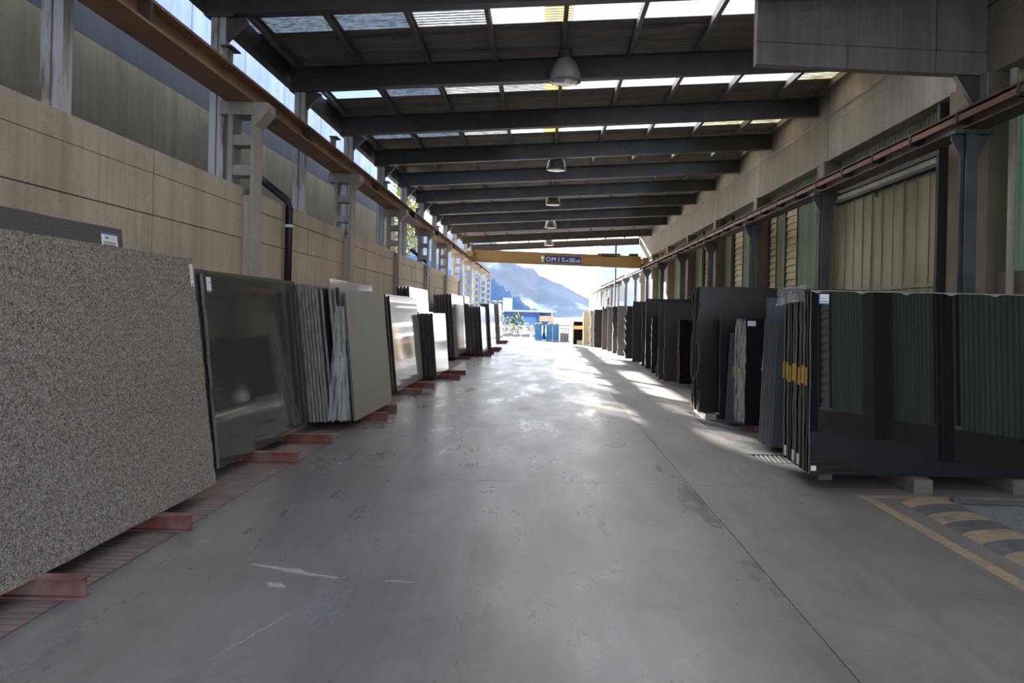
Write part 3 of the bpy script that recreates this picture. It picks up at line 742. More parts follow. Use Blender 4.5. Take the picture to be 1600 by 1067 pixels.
# pack of rough grey slabs seen end on
for i in range(9):
    slab((-2.86-.043*i, 10.42+random.uniform(-.04,.04), BZ), UY, NX, 2.4, 1.86+random.uniform(-.04,.04), .032, R(6.6), 'grey_honed', 'rough_edge', 'rough grey slab standing end on left of the plastic film, %s from the corridor' % ORD[i], 'pack of rough grey slabs', jit=(.014,.01,.006,.006))
slab((-2.80, 10.46, BZ), UY, NX, 2.3, 1.83, .03, R(6.4), 'green_black', 'rough_edge', 'dark slab face beside the rough grey pack, left of the plastic film', jit=(.012,0,.004,0))
Cw = slab((-2.70, 10.5, BZ), UY, NX, 2.62, 1.97, .03, R(6.4), 'white_pol', 'rough_edge', 'whitish slab whose top edge shows above the flat grey slab', jit=(.01,0,.004,0))
slab((-2.655, 10.58, BZ), UY, NX, 2.3, 1.84, .03, R(6.3), 'grey_honed', 'rough_edge', 'grey slab under plastic film just behind the flat grey slab', jit=(.01,0,.003,0))
slab((-2.61, 10.56, BZ), UY, NX, 2.3, 1.85, .03, R(6.0), 'grey_honed', 'rough_dark', 'thin grey slab pressed against the back of the flat grey slab', jit=(.01,0,.003,0))
C1 = slab((-2.545, 10.62, BZ), UY, NX, 2.28, 1.78, .032, R(6.0), 'grey_honed', 'grey_end', 'flat honed grey slab with plain matt face, third group on the left', jit=(.005,.004,.003,.002), yaw=R(-1.5))
crumple('plastic_film', [(-2.86, 10.36, .16), (-2.57, 10.44, .16), (-2.70, 10.46, 1.70), (-2.80, 10.40, 1.70)], M['film'], None, (-2.7, 10.4, .2), 'crumpled clear plastic film hanging at the end of the grey slabs', 'film', .09, 18, 12)
crumple('plastic_film', [(-2.86, 10.36, .90), (-2.72, 10.33, 1.12), (-2.66, 10.38, .86), (-2.80, 10.35, .74)], M['film'], None, (-2.8, 10.3, .8), 'loose tuft of clear plastic film bulging from the grey slabs', 'film', .10, 9, 9)
D2 = slab((-2.775, 14.5, BZ), UY, NX, 3.2, 1.86, .03, R(6), 'beige_pol', 'dark_end', 'pale slab directly behind the shiny film-covered slab on the left', jit=(.008,0,.004,0))
D1 = slab((-2.72, 14.6, BZ), UY, NX, 3.15, 1.83, .03, R(6), 'beige_pol', 'dark_end', 'shiny pale grey slab with bright reflections, fourth group on the left', jit=(.008,.006,.004,.002))
# low pack
for i in range(4):
    slab((-2.49-.105*i, 18.4-.04*i, BZ), UY, NX, 2.35, 1.5+.03*(i == 3), .075, R(5), 'white_pol', 'dark_end',
         'short glossy pale slab with mirror-like face at the front of the low pack' if i == 0 else 'short pale slab in the low pack on the left, %s from the corridor' % ORD[i],
         'low pack of pale slabs', jit=(.006,.004,.003,0))
for i in range(4):
    slab((-2.95-.09*i, 18.0+.05*i, BZ), UY, NX, 2.9, 2.12, .05, R(5), 'white_pol', 'dark_end',
         'tall bluish white slab above the low pack' if i == 0 else 'dark-ended slab behind the tall bluish white slab, %s from the corridor' % ORD[i], 'tall white pack', jit=(.008,.006,.006,0))
for i in range(6):
    slab((-2.92-.095*i, 26.0-.1*i, BZ), UY, NX, 3.9, 2.16-.01*i, .06, R(4.5), 'grey_honed' if i else 'beige_pol', 'dark_end',
         'tall pale slab with white top at the front of the dark-ended pack, left' if i == 0 else 'dark-ended slab in the tall pack behind the white-topped slab, %s from the corridor' % ORD[i], 'tall dark-ended pack on the left', jit=(.008,.006,.006,0))
slab((-2.9, 30.2, BZ), UY, NX, 2.0, 2.2, .05, R(4.5), 'white_pol', 'dark_end', 'bluish white slab showing just beyond the tall dark-ended pack')
for i in range(6):
    slab((-2.20-.1*i, 29.0-.12*i, BZ), UY, NX, 2.7, 1.78+(.1 if i > 3 else 0), .07, R(4.5), 'white_pol', 'dark_end',
         'narrow bright slab face at the front of the seventh group on the left' if i == 0 else 'dark-ended slab behind the narrow bright slab face on the left, %s from the corridor' % ORD[i], 'seventh group on the left', jit=(.008,.006,.006,0))
for i in range(4):
    slab((-2.10-.09*i, 32.4-.1*i, BZ), UY, NX, 3.3, 1.95, .07, R(4.5), 'white_pol', 'dark_end',
         'bright white slab face, last but one on the left' if i == 0 else 'dark-ended slab behind the last but one white slab on the left, %s from the corridor' % ORD[i], 'eighth group on the left', jit=(.008,.006,.006,0))
for i in range(4):
    slab((-2.22-.09*i, 41.5, BZ), UY, NX, 3.0, 2.08, .06, R(4.5), 'white_pol', 'dark_end',
         'farthest bright white slab on the left beside the yard' if i == 0 else 'dark-ended slab behind the farthest white slab on the left, %s from the corridor' % ORD[i], 'farthest group on the left', jit=(.008,.006,.006,0))
# steel bearers under the left slabs
def bearer(y, x1, label, x0=-3.7, red=True):
    t = thing('steel_bearer', (x0, y, 0), label, 'beam', 'bearers under the left slabs')
    P = [(-.045, 0), (.045, 0), (.045, .012), (.006, .012), (.006, .108), (.045, .108), (.045, .118), (-.045, .118), (-.045, .108), (-.006, .108), (-.006, .012), (-.045, .012)]
    MB().prism(P, lambda a,c:(x0, y+a, c), lambda a,c:(x1, y+a, c)).build('beam', M['red'], t)
    MB().box(x1-.62, x1-.58, y-.055, y-.02, .03, .10).build('wedge', M['yellow'], t)
for k, (y, x1, l) in enumerate([(4.32, -2.53, 'red steel bearer sticking out under the speckled slab, nearest'), (5.66, -2.55, 'dusty red steel bearer under the speckled slab, second from the camera'),
        (8.22, -2.58, 'red steel bearer under the near half of the dark reflecting slab'), (9.44, -2.55, 'red steel bearer under the far half of the dark reflecting slab'),
        (11.6, -2.30, 'reddish bearer under the near half of the flat grey slab'), (12.5, -2.33, 'reddish bearer under the far half of the flat grey slab'),
        (15.3, -2.35, 'reddish bearer under the near half of the shiny pale slab'), (16.6, -2.30, 'reddish bearer under the far half of the shiny pale slab'),
        (18.9, -1.98, 'long dark red bearer under the near half of the low pack'), (20.3, -1.98, 'long dark red bearer under the far half of the low pack'),
        (27.0, -2.5, 'dark red bearer under the near half of the tall dark-ended pack'), (29.3, -1.9, 'dark red bearer under the seventh group on the left'), (30.9, -1.9, 'dark red bearer under the far half of the seventh group'),
        (33.2, -1.8, 'dark red bearer under the eighth group on the left'), (35.0, -1.8, 'dark red bearer under the far half of the eighth group'), (42.0, -1.9, 'dark bearer under the farthest left slabs'), (44, -1.9, 'dark bearer under the far end of the farthest left slabs')]):
    bearer(y, x1, l)
# ---- right side, slabs stand across the hall and face the camera
def slabR(x, y, L, H, face, edge, label, group=None, t=.03, lean=R(2.5), jit=(.004,0,.004,0), z=.1, **k):
    if y > 15: L = min(L, 5.26-x)
    return slab((x, y, z), UX, NY, L, H, t, lean, face, edge, label, group, jit=jit, **k)
S1 = slabR(2.645, 7.5, 3.0, 1.80, 'blackstone', 'rough_edge', 'large polished black slab with mirror-like face in the right foreground', z=.15, lean=R(2), jit=(.004,0,.0,0))
sticker(S1, .075, 1.66, .10, .10, 1); sticker(S1, .012, .03, .05, .05, 2)
# paler sawn margin running along the top
rim = [(0, 1.80)] + [(3.0*i/48, 1.80-.008-.026*max(0, math.sin(i*.9+.8))**8-random.uniform(0, .004)) for i in range(49)] + [(3.0, 1.80)]
MB().prism(rim, lambda a, c: S1.p+S1.u*a+S1.w*c+S1.n*.0003, lambda a, c: S1.p+S1.u*a+S1.w*c+S1.n*.0015).build('sawn_margin', M['sawn_rim'], S1.o)
for i in range(13):
    s = slabR(2.65+random.uniform(-.012,.012)+.003*i, 7.578+.072*i, 2.9, 1.80+random.uniform(-.02,.015), 'blackstone' if i % 3 else 'blackhoned', 'grey_end' if i % 2 else 'dark_end', 'thin dark slab seen edge on behind the large black slab, %s from the front' % ORD[i+1], 'pack behind the large black slab', z=.15, lean=R(2), jit=(.005,0,.004,.004), t=.046)
    # yellow paint band across the slab ends
    a0 = .93+.02*math.sin(i*1.3)
    mb = MB(); q = s.p
    mb.box(q.x-.009, q.x-.006, q.y+.032, q.y+.032+.052, q.z+a0-.08, q.z+a0+.10)
    mb.build('yellow_paint_mark', M['paint_mark'], s.o)
    if i in (3, 6, 10):
        MB().box(q.x-.016, q.x-.0135, q.y+.0, q.y+.07, q.z+.03, q.z+.14).build('paper_label', M['white'], s.o)
crumple('plastic_film', [(2.62, 7.55, 1.99), (2.63, 8.5, 2.0), (2.615, 8.5, 1.80), (2.615, 7.6, 1.84)], M['film'], None, (2.62, 7.6, 1.8), 'torn clear plastic film over the top of the dark slab pack', 'film', .05, 26, 7)
for i, yy in enumerate((7.75, 8.35)):
    pass
tm = thing('timber_bearer', (3.8, 7.75, 0), 'grey timber bearer under the middle of the large black slab', 'beam')
MB().box(3.60, 3.78, 7.36, 8.6, .0, .145).build('timber', M['wood'], tm)
tm = thing('timber_bearer', (4.7, 7.75, 0), 'grey timber bearer under the right end of the large black slab', 'beam')
MB().box(4.60, 4.76, 7.44, 8.6, .0, .145).build('timber', M['wood'], tm)
tm = thing('timber_bearer', (2.8, 7.75, 0), 'timber bearer under the left end of the large black slab', 'beam')
MB().box(2.9, 3.04, 7.95, 8.6, 0, .145).build('timber', M['wood'], tm)
mbx = MB().bar((3.80, 7.02, .03), (5.2, 6.86, .03), .03, .03); mbx.box(3.78, 3.86, 6.98, 7.06, 0, .06)
tag(mbx.build('iron_bar', M['steel_col'], None, (3.8, 7, 0)), 'thin iron bar lying on the gravel at the right edge', 'bar')
# blue grey pack
for i in range(6):
    slabR(2.885-.008*i, 9.55+.075*i, 2.3, 1.60, 'blueslate', 'slate_edge', 'blue-grey stone slab in the leaning pack beyond the large black slab, %s from the front' % ORD[i], 'blue-grey pack on the right', t=.06, z=.06, skew=.045, lean=R(2.5), jit=(0,0,0,0))
slabR(3.0, 10.15, 2.3, 1.88, 'blueslate', 'slate_edge', 'taller blue-grey slab rising behind the blue-grey pack', t=.05, z=.06)
# film wrapped black pack
for i in range(5):
    s = slabR(2.97-.012*i, 11.15+.075*i, 1.5, 1.53, 'blackstone', 'rough_edge', 'glossy black slab with rough light edge at the front of the film-wrapped pack' if i == 0 else 'black slab in the film-wrapped pack, %s from the front' % ORD[i], 'film-wrapped black pack', t=.06, z=.12, lean=R(2), jit=(.015,0,.004,0))
    if i == 0: sticker(s, .03, 1.42, .12, .08, 3); f0 = s
    if i == 2: MB().box(s.p.x-.02, s.p.x-.013, s.p.y+.02, s.p.y+.08, .72, .92).build('yellow_paint_mark', M['paint_mark'], s.o)
crumple('plastic_film', [(2.945, 11.14, .15), (2.90, 11.52, .15), (2.90, 11.52, 1.62), (2.945, 11.14, 1.6)], M['film'], None, (2.9, 11.2, .15), 'clear plastic film stretched over the light edges of the black pack', 'film', .03, 5, 20)
crumple('plastic_film', [(3.2, 11.163, .9), (3.26, 11.163, .9), (3.32, 11.187, 1.6), (3.27, 11.187, 1.6)], M['film'], None, (3.2, 11.1, .9), 'narrow strip of plastic film hanging on the glossy black slab', 'film', .01, 3, 16)
MB().box(3.1, 3.3, 11.1, 11.54, 0, .10).build('timber_bearer', M['red'], None, (3.2, 11.2, 0)); tag(bpy.data.objects['timber_bearer.003'], 'red bearer under the film-wrapped black pack', 'beam')
for i in range(3):
    s = slabR(2.93-.02*i, 11.75+.09*i, 1.4, 1.38, 'blueslate', 'slate_edge', 'narrow blue-grey slab with sloping edge left of the film-wrapped pack, %s from the front' % ORD[i], 'narrow blue-grey slabs', t=.075, z=.05, skew=.05, jit=(0,0,0,0))
    if i == 1: MB().box(s.p.x+.03, s.p.x+.05, s.p.y-.075, s.p.y-.068, .74, .92).build('yellow_paint_mark', M['paint_mark'], s.o)
slabR(2.86, 12.25, 1.6, 1.62, 'blackhoned', 'rough_edge', 'thin dark slab with pale edge leaning on the tall black slab', t=.03, z=.07)
for i in range(8):
    slabR(2.62+(.09*i if i < 3 else .02*i)*0-.0+random.uniform(-.02,.02), 12.62+.09*i, 3.0, 2.05+(.02 if i else 0), 'blackhoned', 'rough_dark', 'tall black slab with broad dull face, right of the driveway' if i == 0 else 'black slab with ragged edge behind the broad dull black one, %s from the front' % ORD[i], 'tall black pack on the right', t=.05, z=.1, jit=(.022,0,.006,.004))
tag(MB().box(2.68, 2.86, 12.45, 13.4, 0, .09).build('stone_bearer', M['white_pol'], None, (2.7, 12.5, 0)), 'pale stone bearer under the tall black slab', 'beam')
slabR(3.22, 17.9, 2.0, 1.50, 'blackstone', 'edge_brown', 'black slab with brown broken top edge and a paper label', t=.06, z=.1, jit=(.012,0,.03,0))
sticker(Slab.__new__(Slab) if False else slabR(3.22, 18.1, 2.0, 1.46, 'blackstone', 'edge_brown', 'black slab tucked behind the one with brown broken top', t=.05, z=.1), .7, 1.3, .1, .1, 3)
slabR(3.0, 18.7, 2.3, 1.75, 'brownblack', 'rough_dark', 'dark slab with ragged top left of the brown-topped slab', t=.05, z=.08, jit=(.02,0,.02,0))
slabR(2.98, 19.5, 2.6, 1.95, 'brownblack', 'rough_dark', 'dull dark brown slab standing behind the brown-topped slab', t=.05, z=.06)
slabR(3.05, 20.4, 2.4, 1.6, 'brownblack', 'rough_dark', 'dark slab with slanted ragged edge before the tall black sheet', t=.05, z=.06, skew=.12, jit=(.03,0,.01,0))
slabR(3.1, 21.6, 2.2, 1.55, 'blackhoned', 'white_pol', 'low dark slab outlined by a pale edge', t=.04, z=.06, jit=(.01,0,.004,0))
slabR(3.2, 23.6, 2.6, 2.15, 'blackhoned', 'white_pol', 'tall flat black slab, tallest of the far right row', t=.05, z=.06, jit=(0,0,0,0))
FAR = [(3.22, 24.6, 2.0, .05, 'brownblack', 'edge_brown', 'dark brown slab just beyond the tall flat black slab', .02),
       (3.18, 26.8, 2.12, .05, 'brownblack', 'edge_brown', 'brown-topped dark slab, second beyond the tall flat black slab', .01),
       (3.15, 28.9, 1.95, .12, 'brownblack', 'white_pol', 'slab with white broken edge in the far right row', .05),
       (3.05, 30.8, 2.0, .08, 'grey_honed', 'white_pol', 'grey slab with notched white edge in the far right row', .02),
       (3.02, 32.6, 2.0, .1, 'brownblack', 'rough_dark', 'dark slab before the notched one in the far right row', .03),
       (2.95, 34.3, 1.98, .06, 'grey_honed', 'white_pol', 'narrow grey slab in the far right row', .01),
       (2.88, 36.5, 1.95, .08, 'brownblack', 'white_pol', 'brown slab with white edge near the hall end on the right', .01),
       (2.6, 38.2, 1.9, .2, 'brownblack', 'white_pol', 'dark brown block near the hall end on the right', .02),
       (2.55, 40.2, 1.85, .5, 'white_pol', 'white_pol', 'whitish ragged slab near the hall end on the right', .05),
       (2.25, 41.6, 1.75, .35, 'tan', 'tan', 'tan stone slab at the hall end on the right', .01)]
for (x, y, H, t, f, e, l, j) in FAR:
    slabR(x, y, 2.4, H, f, e, l, t=t, z=.06, jit=(j,0,j*.5,0))
bx = thing('stone_crate', (2.0, 43.5, 0), 'dark open crate with tan lining beyond the tan slab', 'crate')
MB().box(1.74, 1.80, 43.2, 44.4, 0, 1.25).build('side_board', M['white_pol'], bx)
MB().box(2.34, 2.40, 43.2, 44.4, 0, 1.25).build('side_board', M['dark_end'], bx)
MB().box(1.80, 2.34, 44.3, 44.4, 0, 1.25).build('back_board', M['dark_end'], bx)
MB().box(1.80, 2.34, 43.25, 43.3, .85, 1.05).build('cross_board', M['tan'], bx)
MB().box(1.80, 2.34, 43.2, 44.4, 1.25, 1.3).build('top_board', M['dark_end'], bx)
MB().box(2.0, 2.3, 43.15, 43.9, 0, .22).build('stone_block', M['rubble'], bx)
# bearers under the right rows
for i, (x, y0, y1, h, l) in enumerate([(3.2, 9.5, 10.3, .055, 'blue-grey pack'), (3.15, 11.72, 12.3, .045, 'narrow blue-grey slabs'), (3.6, 12.62, 13.4, .09, 'far end of the tall black pack'), (3.5, 17.9, 18.9, .07, 'brown-topped slabs'), (3.4, 19.4, 20.6, .055, 'slab with slanted edge'), (3.5, 21.6, 24.8, .055, 'tall flat black slab'), (3.5, 26.7, 34.6, .055, 'far right row'), (3.3, 36.4, 42, .055, 'last slabs on the right')]):
    for dx in (0, 1.2):
        o = MB().box(x+dx, x+dx+.1, y0, y1, 0, h).build('timber_batten', M['wood'], None, (x+dx, y0, 0))
        tag(o, 'timber batten under the %s end of the %s' % ('left' if dx == 0 else 'right', l), 'batten', 'battens under the right slabs')
# ------------------------------------------------------------------ overhead crane
cr = thing('overhead_crane', (-3.9, 41.2, 4.59), 'ochre overhead travelling crane bridging the far end of the hall', 'crane')
def zc_(x): return 4.72 - .018*(x+3.9)
def gbox(mb, x0, x1, y0, y1, d0, d1):
    mb.prism([(x0, zc_(x0)+d0), (x1, zc_(x1)+d0), (x1, zc_(x1)+d1), (x0, zc_(x0)+d1)], lambda x,z:(x,y0,z), lambda x,z:(x,y1,z)); return mb
gbox(MB(), -3.69, 5.22, 41.0, 41.4, -.30, .27).build('girder', M['crane'], cr)
gbox(MB(), -3.69, 5.22, 40.95, 41.45, -.33, -.30).build('bottom_flange', M['rust'], cr)
gbox(MB(), -3.69, 5.22, 40.95, 41.45, .27, .30).build('top_flange', M['crane'], cr)
MB().box(-4.02, -3.69, 40.0, 42.4, 4.60, 4.90).build('end_carriage', M['crane'], cr)
MB().box(5.22, 5.5, 40.0, 42.4, 4.42, 4.72).build('end_carriage', M['crane'], cr)
MB().box(4.6, 5.05, 40.9, 41.5, 4.86, 4.98).build('motor', M['black_rub'], cr)
MB().box(2.9, 4.1, 40.85, 41.55, 4.90, 4.96).box(3.1, 3.9, 41.0, 41.4, 4.80, 4.90).build('trolley', M['steel_dark'], cr)
pl = gbox(MB(), .08, 2.0, 40.985, 41.0, -.22, .14).build('sign_plate', M['plate_blue'], cr)
def text(body, x, z, size, mat, parent, sx=1.0, ang=-.018):
    cu = bpy.data.curves.new('lettering', 'FONT'); cu.body = body; cu.size = size; cu.extrude = .004; cu.resolution_u = 3
    o = bpy.data.objects.new('lettering_tmp', cu); COL.objects.link(o)
    dg = bpy.context.evaluated_depsgraph_get(); me = bpy.data.meshes.new_from_object(o.evaluated_get(dg))
    bpy.data.objects.remove(o)
    org = OFF[parent.name]
    for v in me.vertices:
        a, b, c = v.co.x*sx, v.co.y, v.co.z
        v.co = (x+a-org.x, 40.975-c-org.y, z+b+a*ang-org.z)
    me.name = 'lettering'; me.materials.clear(); me.materials.append(M[mat])
    q = bpy.data.objects.new('lettering', me); COL.objects.link(q); q.parent = parent; OFF[q.name] = org
    return q
for ch, x in (('O', .14), ('M', .43), ('I', .79), ('S', .98)):
    text(ch, x, zc_(x)-.16, .33, 'white', pl)
text('m', 1.17, zc_(1.17)-.15, .22, 'white', pl, 1.1)
text('ink', 1.72, zc_(1.7)-.16, .24, 'white', pl, .9)
for k in range(3): gbox(MB(), 1.40, 1.68, 40.972, 40.984, -.15+.08*k, -.12+.08*k).build('sign_rule', M['white'], pl)
MB().lathe([(.001, 0), (.06, .02), (.09, .10), (.06, .17), (.001, .19)], (-.03, 40.99, zc_(0)-.06), 10).add([(-.07,40.985,zc_(0)-.2),(.01,40.985,zc_(0)-.2),(-.01,40.985,zc_(0)-.02),(-.05,40.985,zc_(0)-.02)], [(0,1,2,3)]).build('emblem', M['white'], cr)
tag(MB().box(3.98, 4.06, 42.6, 42.68, 0, 5.75).build('blue_pole', M['blue_dark'], None, (4, 42.6, 0)), 'thin dark blue pole standing up behind the crane at right', 'pole')

# ------------------------------------------------------------------ beyond the hall
bb = thing('blue_building', (-4, 120, -6), 'blue-grey industrial shed with pale flat roof in the distance', 'building')
MB().box(-14, -.6, 120, 132, -7, 1.9).build('wall', M['bldg_blue'], bb)
MB().box(-14.4, 2.2, 119.5, 133, 1.95, 2.25).build('roof', M['bldg_white'], bb)
MB().box(-14.2, -.4, 119.7, 132.5, 1.3, 1.95).build('fascia', M['plate_blue'], bb)
MB().box(-.75, -.45, 119.6, 120, -7, 1.9).build('corner_post', M['blue_dark'], bb)
MB().box(1.4, 1.7, 119.6, 120, -7, 1.9).build('corner_post', M['tan'], bb)
MB().box(-.5, 1.9, 119.7, 120, .55, 1.4).build('beam', M['tan'], bb)
MB().box(-.5, 2, 131, 132, -7, 1.9).build('rear_wall', M['bldg_blue'], bb)
for x in (-6.4, -5.2, -4.0, -2.8):
    MB().box(x, x+.8, 119.93, 120.02, -1.8, .3).build('window', M['bldg_white'], bb)
tk = thing('white_tank', (-5.8, 128, 2.3), 'white box-shaped plant room on the roof of the blue shed', 'tank')
MB().box(-6.5, -5.05, 127, 129, 2.25, 4.2).build('body', M['bldg_white'], tk)
MB().tube([(-6.5, 128, 3.7), (-8.4, 128, 3.7)], .08, 6).build('pipe', M['bldg_white'], tk)
MB().box(-6.55, -5.0, 126.95, 129.05, 4.2, 4.28).build('lid', M['bldg_blue'], tk)
wb = thing('white_building', (10, 78, 0), 'tall pale building standing beyond the crane at right', 'building')
MB().box(5.9, 20, 78, 96, -.1, 9.2).build('wall', M['bldg_white'], wb)
MB().box(5.8, 20.1, 77.9, 96.1, 9.2, 9.5).build('parapet', M['bldg_white'], wb)
for k in range(3): MB().box(7+k*3, 8.5+k*3, 77.95, 78.02, 3.2, 5).build('window', M['precast'], wb)
for i, (x0, x1) in enumerate(((-.45, .02), (.28, .69), (.71, 1.10))):
    t = thing('blue_skip', ((x0+x1)/2, 48.6, 0), ['blue steel skip heaped with white rubble, leftmost of three', 'blue steel skip heaped with white rubble, middle of three', 'blue steel skip with upright ribs, rightmost of three'][i], 'skip', 'blue skips in the yard')
    MB().prism([(x0, .02), (x1, .02), (x1+(.07 if i == 0 else 0), .02) if False else (x1, .25), (x1, 1.0), (x0, 1.0)], lambda x,z:(x,48.4,z), lambda x,z:(x,49.6,z)).build('body', M['blue_tub'], t)
    MB().box(x0-.015, x1+.015, 48.37, 49.63, .94, 1.0).build('rim', M['blue_tub'], t)
    for k in range(4):
        xx = x0+(x1-x0)*(k+.5)/4
        MB().box(xx-.015, xx+.015, 48.365, 48.4, .1, .94).build('side_rib', M['blue_tub'], t)
    mb = MB()
    for k in range(7):
        cx, cy, s = random.uniform(x0+.05, x1-.1), random.uniform(48.5, 49.4), random.uniform(.06, .13)
        a = random.random()
        mb.bar((cx, cy, 1.0), (cx+s*1.4*math.cos(a), cy+s*math.sin(a), 1.0+s*.9), s, s)
    mb.build('rubble', M['rubble'], t)
tag(MB().prism([(-.04, 0), (.30, 0), (.26, .3), (.22, .6), (.24, .96), (.08, .96), (.09, .6), (.03, .3)], lambda x,z:(x,49.7,z), lambda x,z:(x,50.0,z)).build('blue_funnel', M['blue_dark'], None, (.25, 48.7, 0)), 'dark blue hourglass-shaped hopper between the blue skips', 'hopper')
# white frames right of the skips and low parapet on the left
t = thing('white_rack', (1.6, 48.5, 0), 'white metal rack standing right of the blue skips', 'rack')
for x in (1.16, 1.34, 1.5, 1.66): MB().box(x, x+.06, 48.2, 48.26, 0, .78).build('post', M['fence'], t)
MB().box(1.14, 1.74, 48.18, 48.28, .74, .8).build('top_rail', M['fence'], t)
MB().box(1.4, 1.74, 48.18, 48.28, .95, 1.0).box(1.42, 1.46, 48.2, 48.26, .8, .95)  .box(1.68, 1.72, 48.2, 48.26, .8, .95).build('top_rail', M['fence'], t)
MB().box(1.16, 1.7, 48.27, 48.9, 0, .5).build('white_block', M['rubble'], t)
t = thing('parapet_fence', (-2, 60, 0), 'low white fence of posts and rails at the edge of the yard', 'fence')
for k in range(9): MB().box(-3.6+k*.42, -3.52+k*.42, 58, 58.1, 0, .72).build('post', M['fence'], t)
MB().box(-3.7, -.1, 58.02, 58.08, .66, .74).build('rail', M['fence'], t); MB().box(-3.7, -.1, 58.02, 58.08, .34, .40).build('rail', M['fence'], t)
for k, (x, s) in enumerate(((-2.9, .5), (-2.1, .38), (-1.42, .4), (-.62, .3))):
    mb = MB().bar((x, 56, .12*s), (x+s*1.3, 56.2, .3*s), s*.9, s*.55)
    tag(mb.build('stone_block', M['rubble'], None, (x, 56, 0)), ['rough white stone block in the yard, leftmost', 'rough white stone block in the yard, second from the left', 'largest rough white stone block near the blue skips', 'small white stone block beside the blue skips'][k], 'stone', 'stone blocks in the yard')
# shrubs and trees
def leafy(name, c, rad, n, size, mats, label, cat, trunk=None, group=None):
    t = thing(name, (c[0], c[1], trunk if trunk is not None else c[2]-rad[2]), label, cat, group)
    mb = MB()
    for i in range(n):
        while True:
            q = Vector((random.uniform(-1,1), random.uniform(-1,1), random.uniform(-1,1)))
            if q.length <= 1: break
        q = q.normalized()*(q.length**.5)
        p = Vector((c[0]+q.x*rad[0], c[1]+q.y*rad[1], c[2]+q.z*rad[2]))
        a = Vector((random.gauss(0,1), random.gauss(0,1), random.gauss(0,1))).normalized(); b = a.orthogonal().normalized()
        s = size*random.uniform(.6, 1.3)
        mb.add([p-a*s, p+b*s*.5, p+a*s, p-b*s*.5], [(0,1,2,3)], i % len(mats))
    mb.build('foliage', [M[m] for m in mats], t)
    z0 = trunk if trunk is not None else c[2]-rad[2]
    MB().tube([(c[0], c[1], z0), (c[0]+.1, c[1], (z0+c[2])/2), (c[0], c[1], c[2])], [.05*rad[2]+.03, .04*rad[2]+.02, .02], 7).build('trunk', M['bark'], t)
    return t
leafy('leafy_tree', (-8.0, 36.4, 6.6), (2.3, 2.6, 3.6), 4200, .13, ['leaf_yellow', 'leaf'], 'sunlit yellow-green tree behind the left towers', 'tree', 0)
leafy('leafy_tree', (-11.5, 44.5, 5.0), (2.4, 2.2, 3.0), 2200, .13, ['leaf', 'leaf_yellow'], 'green tree farther back behind the left towers', 'tree', 0)
leafy('garden_shrub', (-3.6, 62, 1.4), (.5, .5, 1.3), 900, .07, ['leaf', 'leaf_yellow'], 'tall green shrub at the left edge of the far view', 'shrub', 0)
leafy('garden_shrub', (-3.0, 64, .75), (.75, .6, .75), 900, .07, ['leaf_dark', 'leaf'], 'round dark green shrub beside the far fence', 'shrub', 0)
leafy('garden_shrub', (-2.0, 63, .9), (.55, .5, .85), 800, .07, ['leaf', 'leaf_dark'], 'upright green shrub in the middle of the far fence', 'shrub', 0)
leafy('garden_shrub', (-2.35, 61, .5), (.3, .3, .4), 400, .05, ['leaf_yellow'], 'small yellow shrub at the far fence', 'shrub', 0)
leafy('garden_shrub', (-.9, 62, .5), (.45, .4, .3), 400, .06, ['leaf'], 'low green shrub next to the blue skips', 'shrub', 0)
# open yard shelter along the right rail
cp = thing('yard_shelter', (5, 52, 0), 'open shelter with dark sloping roof beyond the right end of the hall', 'shelter')
MB().prism([(3.6, 3.30), (5.2, 3.7), (5.2, 3.75), (3.6, 3.35)], lambda x,z:(x,50.5,z), lambda x,z:(x,64,z)).build('roof', M['steel_dark'], cp)
for k in range(5):
    for x in (4.0, 4.9): MB().box(x, x+.1, 50.6+k*3, 50.7+k*3, 0, 3.4+(x-3.6)*.24).build('post', M['bldg_white'], cp)
MB().box(3.9, 5.2, 50.6, 63, 2.05, 2.25).build('shelf', M['tan'], cp)
MB().box(4.2, 5.2, 50.6, 63, 1.2, 1.5).build('shelf', M['bldg_white'], cp)
t = thing('machine_head', (4.05, 47.2, 2), 'small orange and blue machine part above the far right slabs', 'machine')
MB().tube([(4.05, 47.3, 0), (4.05, 47.3, 2.2)], .05, 8).build('stand', M['steel_col'], t)
MB().lathe([(.02, .35), (.07, .3), (.08, .15), (.05, .04), (.08, 0), (.08, -.12), (.02, -.15)], (4.05, 47.3, 2.45), 12).build('head', M['orange'], t)
MB().prism([(3.75, 1.95), (4.15, 1.95), (4.1, 2.25), (3.9, 2.2)], lambda x,z:(x,47.1,z), lambda x,z:(x,47.5,z)).build('cover', M['plate_blue'], t)
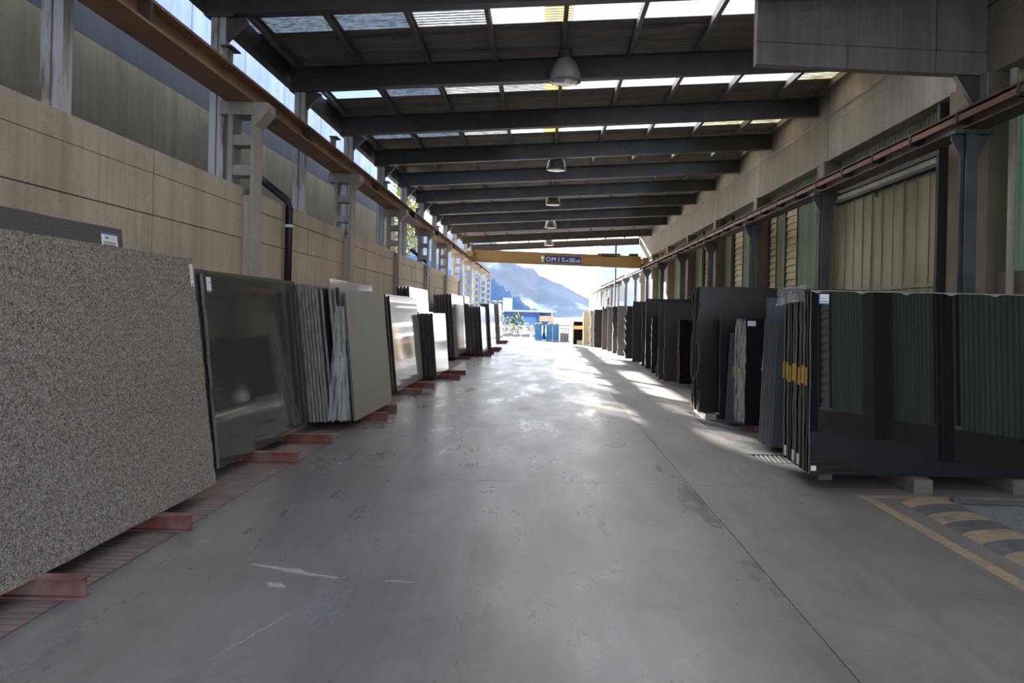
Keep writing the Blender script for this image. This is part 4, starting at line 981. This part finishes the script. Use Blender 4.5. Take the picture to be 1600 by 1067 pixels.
# mountains across the valley
name_ph = 1.3
def hills(name, Y, pts, mat, depth, label=None):
    mb = MB(); n = len(pts); rows = 14; base = -60
    for r_ in range(rows+1):
        s = r_/rows
        for i, (x, z) in enumerate(pts):
            f = 1-(1-s)**1.3; g = math.sin(i*.55+name_ph)*math.sin(s*5+i*.3)
            mb.v.append((x, Y-depth*(1-s)+depth*.05*g*s*(1-s)*4+random.uniform(-1,1)*depth*.008, base+(z-base)*f+random.uniform(-1,1)*2))
    for r_ in range(rows):
        for i in range(n-1):
            k = r_*n+i; mb.f.append((k, k+1, k+n+1, k+n)); mb.m.append(0)
    o = mb.build(name, mat, None, (0, Y, 0), smooth=True)
    return o
def ridge(Y, px, jag):
    out = []; seq = []
    for (a, b), (c, d) in zip(px[:-1], px[1:]):
        for k in range(6): seq.append((a+(c-a)*k/6, b+(d-b)*k/6))
    seq.append(px[-1])
    for (x, y) in seq: out.append(((x-847)/FPX*Y, CAM_Z+(491-y)/FPX*Y+random.uniform(-jag, jag)))
    return out
mountain, t, b, o = newmat('hazy_forest_slope')
c = ramp(t, nz(t, .006, 8, .65), [(.35, (126, 124, 121)), (.65, (146, 143, 139))])  # distance haze is put into this pale base colour
c = mix(t, ramp(t, nz(t, .011, 7, .6, stretch=(1, .4, 2.2)), [(.56, (0,0,0,1)), (.66, (.8,.8,.8,1))]), c, (205, 202, 197))
t.links.new(c, b.inputs['Base Color']); b.inputs['Roughness'].default_value = 1; b.inputs['Specular IOR Level'].default_value = 0
mo = hills('mountain_slope', 1500, ridge(1500, [(100, 330), (400, 330), (620, 350), (760, 372), (800, 410), (850, 432), (930, 472), (1000, 488), (1300, 492), (1700, 480)], 5), mountain, 700)
tag(mo, 'pale grey mountain slope descending to the right in the haze', 'mountain')
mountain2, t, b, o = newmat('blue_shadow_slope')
c = ramp(t, nz(t, .012, 8, .65), [(.35, (82, 98, 112)), (.65, (100, 116, 130))])  # blue cast of haze and shade painted into the slope's colour
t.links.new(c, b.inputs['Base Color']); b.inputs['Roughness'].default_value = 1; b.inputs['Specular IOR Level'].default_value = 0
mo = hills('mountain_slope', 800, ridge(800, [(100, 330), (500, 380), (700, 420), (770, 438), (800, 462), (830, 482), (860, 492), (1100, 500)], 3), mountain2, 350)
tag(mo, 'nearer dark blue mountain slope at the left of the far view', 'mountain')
